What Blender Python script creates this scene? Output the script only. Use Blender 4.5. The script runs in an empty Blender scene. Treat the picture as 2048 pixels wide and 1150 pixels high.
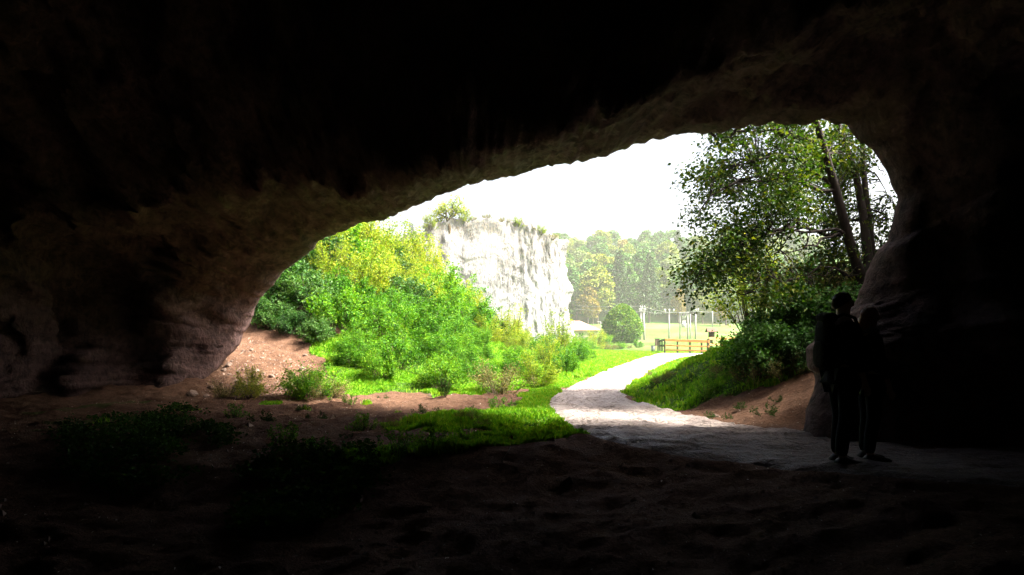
import bpy, bmesh, math, random
import numpy as np
from mathutils import Vector
R = math.radians
SC = bpy.context.scene
COL = SC.collection
rng = np.random.default_rng(7)
random.seed(7)

# ------------------------------------------------------------------ camera numbers (2048 x 1150 frame)
F, CAMH, HY, CX = 1500.0, 1.4, 662.0, 1024.0
def W(px, py, d):
    return np.array([(px-CX)/F*d, d, CAMH-(py-HY)/F*d])

# ------------------------------------------------------------------ noise
def _h(ix, iy, iz, seed):
    n = (ix.astype(np.int64)*374761393 + iy.astype(np.int64)*668265263 + iz.astype(np.int64)*2147483647 + seed*974634777) & 0xffffffff
    n = ((n ^ (n >> 13))*1274126177) & 0xffffffff
    n = n ^ (n >> 16)
    return (n & 0xffff)/65535.0
def vnoise(x, y, z, seed=0):
    x, y, z = np.broadcast_arrays(np.asarray(x, float), np.asarray(y, float), np.asarray(z, float))
    ix, iy, iz = np.floor(x), np.floor(y), np.floor(z)
    fx, fy, fz = x-ix, y-iy, z-iz
    ux, uy, uz = fx*fx*(3-2*fx), fy*fy*(3-2*fy), fz*fz*(3-2*fz)
    r = 0
    for a in (0, 1):
        for b in (0, 1):
            for c in (0, 1):
                w = (ux if a else 1-ux)*(uy if b else 1-uy)*(uz if c else 1-uz)
                r = r + w*_h(ix+a, iy+b, iz+c, seed)
    return r*2-1
def fbm(x, y, z, oct=4, seed=0, gain=.5):
    r, a, f = 0, 1.0, 1.0
    for o in range(oct):
        r = r + a*vnoise(x*f+o*17.3, y*f-o*9.1, z*f+o*5.7, seed+o); a *= gain; f *= 2.03
    return r
def ridged(x, y, z, oct=4, seed=0):
    r, a, f = 0, 1.0, 1.0
    for o in range(oct):
        r = r + a*(1-2*np.abs(vnoise(x*f+o*13.1, y*f+o*7.7, z*f-o*3.3, seed+o))); a *= .5; f *= 2.1
    return r
def sst(a, b, v):
    t = np.clip((np.asarray(v, float)-a)/(b-a), 0, 1); return t*t*(3-2*t)

# ------------------------------------------------------------------ object helpers
def tag(o, label=None, cat=None, group=None, kind=None):
    if label: o['label'] = label
    if cat: o['category'] = cat
    if group: o['group'] = group
    if kind: o['kind'] = kind
    return o
def thing(name, label, cat, loc=(0, 0, 0), rz=0, group=None):
    o = bpy.data.objects.new(name, None); COL.objects.link(o)
    o.location = loc; o.rotation_euler = (0, 0, rz); o.empty_display_size = .2
    return tag(o, label, cat, group)
def link(name, me, mat, parent=None, loc=None):
    o = bpy.data.objects.new(name, me); COL.objects.link(o)
    if mat is not None and len(me.materials) == 0: me.materials.append(mat)
    if parent is not None: o.parent = parent
    if loc is not None: o.location = loc
    return o
def nmesh(name, V, Fq, smooth=False, attrs=None):
    V = np.asarray(V, np.float32); Fq = np.asarray(Fq, np.int32); k = Fq.shape[1]
    me = bpy.data.meshes.new(name)
    me.vertices.add(len(V)); me.vertices.foreach_set('co', V.ravel())
    me.loops.add(Fq.size); me.loops.foreach_set('vertex_index', Fq.ravel())
    me.polygons.add(len(Fq))
    me.polygons.foreach_set('loop_start', np.arange(0, Fq.size, k, dtype=np.int32))
    me.polygons.foreach_set('use_smooth', np.full(len(Fq), smooth, dtype=bool))
    for n, a in (attrs or {}).items():
        at = me.attributes.new(n, 'FLOAT', 'POINT'); at.data.foreach_set('value', np.asarray(a, np.float32))
    me.update(); me.validate()
    return me
class MB:
    def __init__(s): s.V = []; s.F = []; s.n = 0
    def add(s, V, Fs):
        s.V += [tuple(map(float, v)) for v in V]; s.F += [tuple(int(i)+s.n for i in f) for f in Fs]; s.n = len(s.V); return s
    def box(s, c, sz, rz=0, bev=0):
        c = np.array(c, float); hx, hy, hz = np.array(sz, float)/2
        P = []
        for z, k in ((-hz, 0), (hz, 0)):
            P += [(-hx, -hy, z), (hx, -hy, z), (hx, hy, z), (-hx, hy, z)]
        P = np.array(P); ca, sa = math.cos(rz), math.sin(rz)
        P = np.stack([P[:, 0]*ca-P[:, 1]*sa, P[:, 0]*sa+P[:, 1]*ca, P[:, 2]], 1)+c
        return s.add(P, [(3, 2, 1, 0), (4, 5, 6, 7), (0, 1, 5, 4), (1, 2, 6, 5), (2, 3, 7, 6), (3, 0, 4, 7)])
    def tube(s, pts, rad, n=6, cap=True):
        pts = np.array(pts, float); m = len(pts)
        rad = np.full(m, rad) if np.isscalar(rad) else np.array(rad, float)
        V = []
        prev = None
        for i in range(m):
            t = pts[min(i+1, m-1)]-pts[max(i-1, 0)]; t = t/(np.linalg.norm(t)+1e-9)
            if prev is None:
                a = np.array([1., 0, 0]) if abs(t[0]) < .8 else np.array([0, 1., 0])
            else: a = prev
            u = a-t*np.dot(a, t); u /= np.linalg.norm(u)+1e-9; v = np.cross(t, u); prev = u
            for k in range(n):
                an = 2*math.pi*k/n; V.append(pts[i]+rad[i]*(math.cos(an)*u+math.sin(an)*v))
        Fs = []
        for i in range(m-1):
            for k in range(n):
                Fs.append((i*n+k, i*n+(k+1) % n, (i+1)*n+(k+1) % n, (i+1)*n+k))
        if cap: Fs += [tuple(range(n-1, -1, -1)), tuple((m-1)*n+k for k in range(n))]
        return s.add(V, Fs)
    def mesh(s, name, smooth=False):
        me = bpy.data.meshes.new(name); me.from_pydata(s.V, [], s.F); me.validate()
        if smooth: me.polygons.foreach_set('use_smooth', np.full(len(me.polygons), True))
        me.update(); return me
    def build(s, name, mat, parent=None, smooth=False, bevel=0):
        o = link(name, s.mesh(name, smooth), mat, parent)
        if bevel:
            b = o.modifiers.new('bevel', 'BEVEL'); b.width = bevel; b.segments = 2
        return o
def grid_faces(nr, nc, wrap=False):
    i, j = np.meshgrid(np.arange(nr-1), np.arange(nc if wrap else nc-1), indexing='ij')
    a = i*nc+j; b = i*nc+(j+1) % nc; c = (i+1)*nc+(j+1) % nc; d = (i+1)*nc+j
    return np.stack([a, b, c, d], -1).reshape(-1, 4)
def copy_tree(o, parent=None):
    c = o.copy(); COL.objects.link(c)
    if parent is not None: c.parent = parent
    for ch in list(o.children): copy_tree(ch, c)
    return c

# ------------------------------------------------------------------ materials
def new_mat(name):
    m = bpy.data.materials.new(name); m.use_nodes = True
    nt = m.node_tree; nt.nodes.clear()
    out = nt.nodes.new('ShaderNodeOutputMaterial')
    return m, nt, out
def N(nt, typ, **kw):
    n = nt.nodes.new(typ)
    for k, v in kw.items():
        if k.startswith('i_'): n.inputs[k[2:].replace('_', ' ')].default_value = v
        else: setattr(n, k, v)
    return n
def ramp(nt, stops, fac):
    r = nt.nodes.new('ShaderNodeValToRGB'); e = r.color_ramp.elements
    while len(e) < len(stops): e.new(.5)
    for k, (p, c) in enumerate(stops):
        e[k].position = p; e[k].color = (*c, 1)
    nt.links.new(fac, r.inputs['Fac']); return r.outputs['Color']
def coords(nt, scale=(1, 1, 1), kind='Object'):
    tc = N(nt, 'ShaderNodeTexCoord'); mp = N(nt, 'ShaderNodeMapping'); mp.inputs['Scale'].default_value = scale
    nt.links.new(tc.outputs[kind], mp.inputs['Vector']); return mp.outputs['Vector']
def noise(nt, vec, scale, detail=4, rough=.55, dist=0):
    n = N(nt, 'ShaderNodeTexNoise'); n.inputs['Scale'].default_value = scale; n.inputs['Detail'].default_value = detail
    n.inputs['Roughness'].default_value = rough; n.inputs['Distortion'].default_value = dist
    nt.links.new(vec, n.inputs['Vector']); return n.outputs['Fac']
def mixc(nt, fac, a, b, mode='MIX'):
    m = N(nt, 'ShaderNodeMix', data_type='RGBA', blend_type=mode)
    for v, k in ((fac, 0), (a, 6), (b, 7)):
        if isinstance(v, (int, float)): m.inputs[k].default_value = v
        elif isinstance(v, tuple): m.inputs[k].default_value = (*v, 1)
        else: nt.links.new(v, m.inputs[k])
    return m.outputs[2]
def math_(nt, op, a, b=None):
    m = N(nt, 'ShaderNodeMath', operation=op)
    for v, k in ((a, 0), (b, 1)):
        if v is None: continue
        if isinstance(v, (int, float)): m.inputs[k].default_value = v
        else: nt.links.new(v, m.inputs[k])
    return m.outputs[0]
def bump(nt, h, strength=.5, dist=.05, chain=None):
    b = N(nt, 'ShaderNodeBump'); b.inputs['Strength'].default_value = strength; b.inputs['Distance'].default_value = dist
    nt.links.new(h, b.inputs['Height'])
    if chain is not None: nt.links.new(chain, b.inputs['Normal'])
    return b.outputs['Normal']
def principled(nt, out, col, rough=.8, normal=None, spec=.3):
    p = N(nt, 'ShaderNodeBsdfPrincipled')
    if isinstance(col, tuple): p.inputs['Base Color'].default_value = (*col, 1)
    else: nt.links.new(col, p.inputs['Base Color'])
    if isinstance(rough, (int, float)): p.inputs['Roughness'].default_value = rough
    else: nt.links.new(rough, p.inputs['Roughness'])
    p.inputs['Specular IOR Level'].default_value = spec
    if normal is not None: nt.links.new(normal, p.inputs['Normal'])
    nt.links.new(p.outputs[0], out.inputs['Surface']); return p
def simple(name, c1, c2, scale=6, rough=.7, bs=.3, stretch=(1, 1, 1), spec=.3):
    m, nt, out = new_mat(name); v = coords(nt, stretch)
    n = noise(nt, v, scale, 5, .6)
    principled(nt, out, ramp(nt, [(.3, c1), (.7, c2)], n), rough, bump(nt, n, bs, .02), spec); return m
def leafmat(name, cols, trans=.45, tcol=(1.0, 1.0, .35), rough=.55, spec=.2):
    """cols: dark to light leaf colours, chosen per leaf"""
    m, nt, out = new_mat(name)
    at = N(nt, 'ShaderNodeAttribute', attribute_name='rnd')
    oi = N(nt, 'ShaderNodeObjectInfo')
    v = coords(nt); n = noise(nt, v, 1.6, 2, .5)
    s = math_(nt, 'ADD', math_(nt, 'MULTIPLY', at.outputs['Fac'], .55), math_(nt, 'MULTIPLY', n, .55))
    s = math_(nt, 'ADD', s, math_(nt, 'MULTIPLY', math_(nt, 'SUBTRACT', oi.outputs['Random'], .5), .25))
    k = len(cols); c = ramp(nt, [(.12+.76*i/(k-1), cc) for i, cc in enumerate(cols)], s)
    p = N(nt, 'ShaderNodeBsdfPrincipled'); nt.links.new(c, p.inputs['Base Color'])
    p.inputs['Roughness'].default_value = rough; p.inputs['Specular IOR Level'].default_value = spec
    t = N(nt, 'ShaderNodeBsdfTranslucent'); nt.links.new(mixc(nt, 1.0, c, tcol, 'MULTIPLY'), t.inputs['Color'])
    mx = N(nt, 'ShaderNodeMixShader'); mx.inputs[0].default_value = trans
    nt.links.new(p.outputs[0], mx.inputs[1]); nt.links.new(t.outputs[0], mx.inputs[2])
    nt.links.new(mx.outputs[0], out.inputs['Surface']); return m

def mat_cave():
    m, nt, out = new_mat('cave_limestone'); v = coords(nt, (1, 1, .8))
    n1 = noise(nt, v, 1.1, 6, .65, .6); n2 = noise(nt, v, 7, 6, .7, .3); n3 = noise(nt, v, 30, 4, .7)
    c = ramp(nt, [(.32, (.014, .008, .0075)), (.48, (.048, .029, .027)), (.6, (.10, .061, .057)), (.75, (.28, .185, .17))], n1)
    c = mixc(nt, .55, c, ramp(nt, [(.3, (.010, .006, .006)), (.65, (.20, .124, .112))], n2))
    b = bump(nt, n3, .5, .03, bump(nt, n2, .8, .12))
    principled(nt, out, c, .85, b, .2); return m
def mat_ground():
    m, nt, out = new_mat('earth_and_turf'); v = coords(nt)
    g = N(nt, 'ShaderNodeAttribute', attribute_name='turf').outputs['Fac']
    n1 = noise(nt, v, .9, 6, .65); n2 = noise(nt, v, 9, 6, .7); n3 = noise(nt, v, 45, 3, .7); nf = noise(nt, v, .06, 5, .6)
    dirt = ramp(nt, [(.3, (.040, .018, .011)), (.5, (.115, .058, .034)), (.72, (.24, .135, .082))], n2)
    dirt = mixc(nt, .4, dirt, ramp(nt, [(.35, (.07, .033, .020)), (.65, (.18, .10, .062))], n1))
    dirt = mixc(nt, .3, dirt, ramp(nt, [(.3, (.035, .018, .011)), (.7, (.25, .16, .11))], n3))
    turf = ramp(nt, [(.3, (.02, .05, .005)), (.55, (.045, .10, .010)), (.75, (.09, .14, .02))], n2)
    far = ramp(nt, [(.35, (.045, .13, .016)), (.5, (.07, .145, .025)), (.62, (.125, .14, .05))], nf)
    sep = N(nt, 'ShaderNodeSeparateXYZ'); nt.links.new(v, sep.inputs[0])
    mr = N(nt, 'ShaderNodeMapRange'); mr.inputs[1].default_value = 40; mr.inputs[2].default_value = 110
    nt.links.new(sep.outputs[1], mr.inputs[0])
    turf = mixc(nt, mr.outputs[0], turf, far)
    c = mixc(nt, g, dirt, turf)
    b = bump(nt, n3, .9, .03, bump(nt, n2, .9, .09))
    principled(nt, out, c, .95, b, .08); return m
def mat_path():
    m, nt, out = new_mat('trodden_stone_path'); v = coords(nt)
    n1 = noise(nt, v, 1.2, 5, .6); n2 = noise(nt, v, 14, 6, .7); n3 = noise(nt, v, 60, 3, .7)
    vs = coords(nt, (.7, 2.2, 1))
    vo = N(nt, 'ShaderNodeTexVoronoi', feature='DISTANCE_TO_EDGE'); vo.inputs['Scale'].default_value = 2.6
    dv = N(nt, 'ShaderNodeVectorMath', operation='ADD'); 
    nz = N(nt, 'ShaderNodeTexNoise'); nz.inputs['Scale'].default_value = 3; nt.links.new(vs, nz.inputs['Vector'])
    nt.links.new(vs, dv.inputs[0]); nt.links.new(nz.outputs['Color'], dv.inputs[1]); nt.links.new(dv.outputs[0], vo.inputs['Vector'])
    crack = ramp(nt, [(0, (0, 0, 0)), (.06, (1, 1, 1))], vo.outputs['Distance'])
    c = ramp(nt, [(.3, (.27, .205, .17)), (.5, (.47, .385, .33)), (.7, (.62, .53, .47))], n2)
    c = mixc(nt, .35, c, ramp(nt, [(.35, (.18, .14, .12)), (.65, (.42, .35, .31))], n1))
    c = mixc(nt, .35, c, ramp(nt, [(0, (.12, .09, .08)), (.08, (.4, .35, .33))], vo.outputs['Distance']))
    b = bump(nt, n3, .8, .02, bump(nt, n2, 1.0, .07, bump(nt, crack, .8, .04)))
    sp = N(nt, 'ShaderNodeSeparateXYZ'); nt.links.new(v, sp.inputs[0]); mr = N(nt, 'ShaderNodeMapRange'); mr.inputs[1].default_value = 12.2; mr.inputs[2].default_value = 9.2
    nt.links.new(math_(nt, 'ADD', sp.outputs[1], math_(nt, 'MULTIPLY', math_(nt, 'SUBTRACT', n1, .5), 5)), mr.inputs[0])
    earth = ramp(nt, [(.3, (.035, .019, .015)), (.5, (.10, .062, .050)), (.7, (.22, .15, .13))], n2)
    c = mixc(nt, math_(nt, 'MULTIPLY', mr.outputs[0], .9), c, earth)     # brown trodden earth, darkened to paint in the cave's shade too
    principled(nt, out, c, ramp(nt, [(.3, (.35,)*3), (.7, (.75,)*3)], n2), b, .5); return m
def mat_cliff():
    m, nt, out = new_mat('white_limestone'); v3 = coords(nt)
    va = coords(nt, (1.4, 1.4, .32)); vb = coords(nt, (2.2, 2.2, 1.1)); vc = coords(nt, (.9, .9, .16))
    n1 = noise(nt, va, 1.3, 8, .72, .5); n2 = noise(nt, vb, 2.6, 7, .72, .4); n3 = noise(nt, v3, .30, 4, .6)
    c = ramp(nt, [(.30, (.085, .085, .088)), (.45, (.18, .18, .18)), (.58, (.335, .337, .338))], n1)
    c = mixc(nt, .5, c, ramp(nt, [(.32, (.055, .058, .058)), (.48, (.20, .20, .20)), (.60, (.35, .352, .352))], n2))
    def cracks(vec, sc, w, seed):
        n = noise(nt, vec, sc, 5, .6, .8); d = math_(nt, 'ABSOLUTE', math_(nt, 'SUBTRACT', n, .5)); return ramp(nt, [(0, (1, 1, 1)), (w, (0, 0, 0))], d)
    k1 = cracks(vc, 1.6, .022, 0); k2 = cracks(va, 2.4, .016, 1)
    k = math_(nt, 'MAXIMUM', k1, math_(nt, 'MULTIPLY', k2, .8))
    k = math_(nt, 'MULTIPLY', k, ramp(nt, [(.42, (.05, .05, .05)), (.58, (1, 1, 1))], n3))
    c = mixc(nt, math_(nt, 'MULTIPLY', k, .8), c, (.045, .045, .043))
    sep = N(nt, 'ShaderNodeSeparateXYZ'); nt.links.new(v3, sep.inputs[0])
    mr = N(nt, 'ShaderNodeMapRange'); mr.inputs[1].default_value = 4; mr.inputs[2].default_value = 11
    nt.links.new(sep.outputs[2], mr.inputs[0])
    f = math_(nt, 'MULTIPLY', mr.outputs[0], ramp(nt, [(.50, (0, 0, 0)), (.60, (1, 1, 1))], n2))
    c = mixc(nt, math_(nt, 'MULTIPLY', f, .55), c, (.24, .17, .085))
    h = math_(nt, 'SUBTRACT', n2, math_(nt, 'MULTIPLY', k, .5))
    principled(nt, out, c, .9, bump(nt, h, .9, .22), .15); return m

M = {}
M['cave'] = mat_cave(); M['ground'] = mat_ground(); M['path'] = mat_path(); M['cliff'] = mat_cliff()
M['stone'] = simple('scree_stone', (.09, .055, .04), (.25, .18, .14), 9, .85, .6)
M['bark'] = simple('bark', (.010, .007, .005), (.035, .026, .019), 14, .9, .8, (1, 1, .25))
M['stem'] = simple('stem_bark', (.05, .035, .02), (.13, .10, .06), 18, .85, .4)
M['farbark'] = simple('far_bark', (.06, .045, .035), (.14, .11, .09), 3, .9, .4)
M['rail'] = simple('rail_timber', (.55, .25, .08), (.72, .38, .14), 5, .6, .3, (.2, 1, 1))
M['post'] = simple('post_timber', (.035, .035, .018), (.075, .07, .04), 9, .75, .4, (1, 1, .2))
M['board'] = simple('board_timber', (.03, .02, .012), (.07, .05, .03), 9, .7, .4, (1, 1, .3))
M['shingle'] = simple('wood_shingle', (.07, .036, .02), (.13, .075, .045), 12, .75, .5)
M['concrete'] = simple('pole_concrete', (.19, .185, .175), (.27, .265, .25), 2, .85, .3)
M['metal'] = simple('galvanised_metal', (.24, .25, .25), (.34, .35, .35), 6, .55, .1)
M['ceramic'] = simple('insulator_ceramic', (.36, .36, .35), (.45, .45, .44), 4, .4, .1)
M['wire'] = simple('aluminium_wire', (.25, .26, .25), (.32, .33, .32), 4, .5, .1)
M['plaster'] = simple('cream_plaster', (.42, .37, .27), (.50, .45, .34), 3, .85, .3)
M['plinth'] = simple('plinth_stone', (.24, .20, .16), (.38, .33, .28), 3.5, .9, .8)
M['tile'] = simple('faded_roof_tile', (.22, .14, .10), (.30, .20, .155), 4, .8, .4)
M['shutter'] = simple('brown_shutter', (.20, .12, .06), (.30, .19, .10), 8, .6, .2)
M['glass'] = simple('dark_window_glass', (.03, .035, .035), (.06, .065, .065), 2, .12, .02, spec=.6)
M['binmetal'] = simple('bin_metal', (.22, .23, .25), (.34, .35, .37), 5, .5, .2)
M['litter'] = simple('dry_leaf_litter', (.30, .22, .15), (.62, .55, .46), 30, .7, .2)

M['leaf_bush'] = leafmat('bush_leaf', [(.012, .055, .004), (.035, .14, .006), (.085, .24, .008), (.19, .34, .014)], .45, (1, 1, .3))
M['leaf_yellow'] = leafmat('yellowing_leaf', [(.05, .11, .008), (.12, .22, .014), (.25, .33, .02), (.38, .36, .03)], .45, (1, 1, .3))
M['leaf_dark'] = leafmat('dark_glossy_leaf', [(.010, .040, .008), (.022, .075, .012), (.045, .13, .02), (.10, .19, .04)], .35, (.9, 1, .3), .5, .22)
M['leaf_dry'] = leafmat('dull_leaf', [(.05, .055, .015), (.10, .10, .03), (.17, .17, .05), (.26, .22, .08)], .3, (1, 1, .4))
M['leaf_tree'] = leafmat('tree_leaf', [(.008, .024, .005), (.017, .046, .006), (.036, .082, .009), (.12, .14, .015)], .42, (1, 1, .25), .55, .18)
M['leaf_weed'] = leafmat('weed_leaf', [(.012, .035, .008), (.02, .055, .010), (.035, .085, .014), (.06, .11, .02)], .3, (.9, 1, .3), .8, .1)
M['grass'] = leafmat('grass_blade', [(.05, .16, .006), (.10, .29, .012), (.18, .40, .018), (.32, .44, .05)], .5, (1, 1, .35), .6, .2)
M['far_green'] = leafmat('far_green_leaf', [(.018, .065, .012), (.034, .11, .02), (.058, .155, .028), (.11, .21, .036)], .25)
M['far_yellow'] = leafmat('far_yellow_leaf', [(.05, .10, .012), (.10, .165, .018), (.165, .22, .025), (.28, .28, .035)], .25)
M['far_orange'] = leafmat('far_orange_leaf', [(.09, .09, .015), (.16, .14, .025), (.25, .19, .035), (.36, .25, .05)], .25)
M['far_pale'] = leafmat('far_pale_leaf', [(.08, .12, .05), (.13, .19, .07), (.19, .26, .09), (.26, .32, .12)], .25)
M['conifer'] = leafmat('conifer_needle', [(.012, .035, .014), (.022, .055, .02), (.035, .08, .026), (.055, .10, .03)], .1)

# ------------------------------------------------------------------ terrain
RX_Y = [9, 10.2, 11.2, 13.3, 17, 24, 44, 400]; RX_X = [6, 4.3, 3.45, 2.95, 2.6, 4.4, 11, 120]
def smin(a, b, k):
    h = np.clip(.5+.5*(b-a)/k, 0, 1); return b*(1-h)+a*h-k*h*(1-h)
def T0(x, y):
    x, y = np.asarray(x, float), np.asarray(y, float)
    d1 = y-15.7; d2 = -.955*(x+1.5)+.297*(y-15.8)
    m = smin(d1, d2, 1.5)
    sp = np.where(m > 6, m, np.log1p(np.exp(np.clip(m, -20, 6)*2.2))/2.2)
    left = .20*sp+.045*np.minimum(sp, 9)**2; left = 6.5*(1-np.exp(-left/6.5))*1.12
    left = left*(1-.85*sst(25, 38, y)*sst(-5, 0, x))*(1-sst(42, 66, y))*(1-sst(-16, -30, x)*0)
    off = np.maximum(0, x-np.interp(y, RX_Y, RX_X))
    rg = .46*off; rg = 3.2*(1-np.exp(-rg/3.2))*1.1*(1-sst(16.5, 29, y))*sst(9.4, 11, y)
    rg = rg*(1-sst(1.5, 0, off)*.35)
    far = -.7*sst(52, 75, y)*(1-sst(130, 200, y))+3.6*sst(140, 222, y)
    hill = .33*np.maximum(0, y-222); hill = np.where(y > 222, 44*(1-np.exp(-hill/44))*1.15, 0)
    hump = .13*np.exp(-((x-.2)/2.0)**2-((y-8.7)/.9)**2)+.05*np.exp(-((x+2.2)/1.6)**2-((y-11.5)/.7)**2)
    xe = np.maximum(7.9, .53*y+.4); shade_flank = 5.8*sst(0, .9, x-xe)*sst(9, 10.5, y)*(1-sst(19, 22, y))  # steep rise added outside the view to shade the leaning tree
    back = -.15*np.minimum(5, np.maximum(0, 8.5-y))*(1-sst(1.2, 3.4, x))
    return left+rg+far+hill+hump+shade_flank+back
def px_of(x, y, z):
    return CX+F*np.asarray(x)/y, HY-F*(np.asarray(z)-CAMH)/y
def hit(px, py, d0=3.0, d1=260.0):
    d = np.geomspace(d0, d1, 4000); x = (px-CX)/F*d; z = CAMH-(py-HY)/F*d
    k = np.nonzero(z <= T0(x, d))[0]
    i = k[0] if len(k) else len(d)-1
    return np.array([x[i], d[i], float(T0(x[i], d[i]))])
def inpoly(px, py, poly):
    px, py = np.asarray(px, float), np.asarray(py, float); r = np.zeros(px.shape, bool); n = len(poly)
    for i in range(n):
        x1, y1 = poly[i]; x2, y2 = poly[(i+1) % n]
        c = ((y1 > py) != (y2 > py)) & (px < (x2-x1)*(py-y1)/((y2-y1) if y2 != y1 else 1e-9)+x1); r ^= c
    return r
def pdist(x, y, poly, closed=True):
    x, y = np.asarray(x, float), np.asarray(y, float); r = np.full(x.shape, 1e9); n = len(poly)
    for i in range(n if closed else n-1):
        ax, ay = poly[i]; bx, by = poly[(i+1) % n]; dx, dy = bx-ax, by-ay
        t = np.clip(((x-ax)*dx+(y-ay)*dy)/(dx*dx+dy*dy+1e-12), 0, 1); r = np.minimum(r, np.hypot(x-ax-t*dx, y-ay-t*dy))
    return r
# path edges: picture points carried to the ground, then world coordinates are all that is used
PL = [(1318, 706.5), (1262, 722), (1200, 748), (1150, 774), (1108, 795), (1094, 812), (1128, 846), (1200, 880), (1320, 906), (1500, 930), (1640, 946)]
PR = [(1408, 707), (1368, 718), (1318, 741), (1268, 768), (1243, 786), (1262, 805), (1340, 824), (1450, 846), (1610, 868), (1740, 884), (1880, 897)]
EL = np.array([hit(*p)[:2] for p in PL]+[[5.6, 6.2], [9.5, 5.6]]); ER = np.array([hit(*p)[:2] for p in PR]+[[6.6, 8.9], [10.0, 8.9]])
EL[0] = [9.2, 47.2]; ER[0] = [12.6, 47.0]
def smooth_poly(P, n):
    P = np.asarray(P); t = np.r_[0, np.cumsum(np.hypot(*np.diff(P, axis=0).T))]; 
    Q = []
    for i in range(len(P)-1):
        p0, p1, p2, p3 = P[max(i-1, 0)], P[i], P[i+1], P[min(i+2, len(P)-1)]
        for u in np.linspace(0, 1, n, endpoint=False):
            Q.append(.5*((2*p1)+(-p0+p2)*u+(2*p0-5*p1+4*p2-p3)*u*u+(-p0+3*p1-3*p2+p3)*u**3))
    Q.append(P[-1]); return np.array(Q)
SL, SR = smooth_poly(EL, 26), smooth_poly(ER, 26)
PATHPOLY = [tuple(p) for p in SL[::6]]+[tuple(p) for p in SR[::-6]]
def path_sd(x, y):
    d = pdist(x, y, PATHPOLY); return np.where(inpoly(x, y, PATHPOLY), -d, d)

# turf zones, drawn over the picture and carried to the ground
G_PATCH = [(1050, 792), (1120, 779), (1106, 797), (1098, 815), (1130, 845), (1190, 873), (1130, 877), (1040, 886), (960, 897), (890, 908), (830, 922), (780, 936), (725, 942), (680, 934), (740, 903), (820, 892), (905, 880), (985, 868), (1040, 863), (975, 861), (905, 860), (850, 858), (762, 862), (752, 850), (830, 835), (920, 829), (1000, 824), (1046, 812)]
G_STRIP = [(690, 792), (760, 786), (850, 784), (880, 798), (960, 792), (1060, 782), (1100, 792), (1150, 772), (1200, 748), (1262, 722), (1316, 706), (1316, 690), (1150, 690), (900, 730), (700, 760)]
G_RIGHT = [(1412, 708), (1450, 690), (1640, 690), (1640, 715), (1560, 762), (1480, 788), (1400, 806), (1352, 826), (1290, 812), (1250, 790), (1268, 768), (1318, 741), (1368, 718)]
G_MID = [(300, 840), (360, 815), (440, 850), (470, 890), (400, 910), (280, 900)]
def turf_at(x, y, z):
    px, py = px_of(x, np.maximum(y, .5), z)
    jx = px+14*vnoise(x*1.7, y*1.7, 0, 31)+6*vnoise(x*6, y*6, 0, 33); jy = py+5*vnoise(x*1.7, y*1.7, 3, 32)
    t = np.zeros(np.shape(x))
    t = np.where(inpoly(jx, jy, G_PATCH) | inpoly(jx, jy, G_STRIP) | inpoly(jx, jy, G_RIGHT), 1.0, t)
    t = np.where((y > 23) & (vnoise(x*.5, y*.5, 0, 35) > -.7), 1.0, t)
    sp = fbm(x*1.1, y*1.4, 0, 3, 40)
    t = np.where((y > 9.5) & (y < 15) & (x < 1) & (sp > .85), .6, t)
    ml = np.minimum(y-15.9, -.955*(x+1.5)+.297*(y-15.8)); t = np.where((ml > .2) & ((px+70*fbm(x*1.2, y*1.2, 0, 3, 36) > 660) | (y > 21)) & (x > -9), 1.0, t)
    t = np.where((y <= 6) | (x < -11), 0, t)
    return t

xs = np.unique(np.round(np.r_[-np.geomspace(12, 260, 46)[::-1], np.arange(-12, 9.001, .075), np.geomspace(9.1, 260, 50)], 4))
ys = np.unique(np.round(np.r_[np.linspace(-14, 3, 18), np.arange(3, 24, .07), np.geomspace(24, 420, 130)], 4))
gx, gy = np.meshgrid(xs, ys); gx, gy = gx.ravel(), gy.ravel()
gz0 = T0(gx, gy)
sd = path_sd(gx, gy)
near = (1-sst(26, 60, gy))
rough = .05*fbm(gx*.8, gy*1.1, 0, 4, 3)+.024*ridged(gx*2.2, gy*3.2, 0, 4, 9)+.02*fbm(gx*3.3, gy*4.1, 2, 4, 10)+.022*fbm(gx*7, gy*9, 0, 3, 12)
rough = rough+sst(.3, 1.5, gz0)*.10*fbm(gx*1.5, gy*1.5, 5, 4, 21)
wp = sst(-.10, .28, sd)
gz = gz0+rough*near*wp-(1-sst(-.25, .02, sd))*.06+.03*np.exp(-((sd-.12)/.12)**2)*near+(1-near)*.25*fbm(gx*.05, gy*.05, 0, 3, 8)
turf = turf_at(gx, gy, gz0)*sst(-.05, .06, sd)
ground = link('ground', nmesh('ground', np.stack([gx, gy, gz], 1), grid_faces(len(ys), len(xs)), True, {'turf': turf}), M['ground'])
tag(ground, kind='structure')
import bisect
GZ = gz.reshape(len(ys), len(xs))
def ground_z(x, y):
    x, y = np.asarray(x, float), np.asarray(y, float)
    i = np.clip(np.searchsorted(ys, y)-1, 0, len(ys)-2); j = np.clip(np.searchsorted(xs, x)-1, 0, len(xs)-2)
    u = (y-ys[i])/(ys[i+1]-ys[i]); v = (x-xs[j])/(xs[j+1]-xs[j])
    return (GZ[i, j]*(1-u)+GZ[i+1, j]*u)*(1-v)+(GZ[i, j+1]*(1-u)+GZ[i+1, j+1]*u)*v

# path sheet
nc = 60
def resample(S, n):
    t = np.r_[0, np.cumsum(np.hypot(*np.diff(S, axis=0).T))]; t /= t[-1]; return t
mid = (SL+SR)/2; tm = resample(mid, 0); keep = np.linspace(0, 1, 640)
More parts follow.
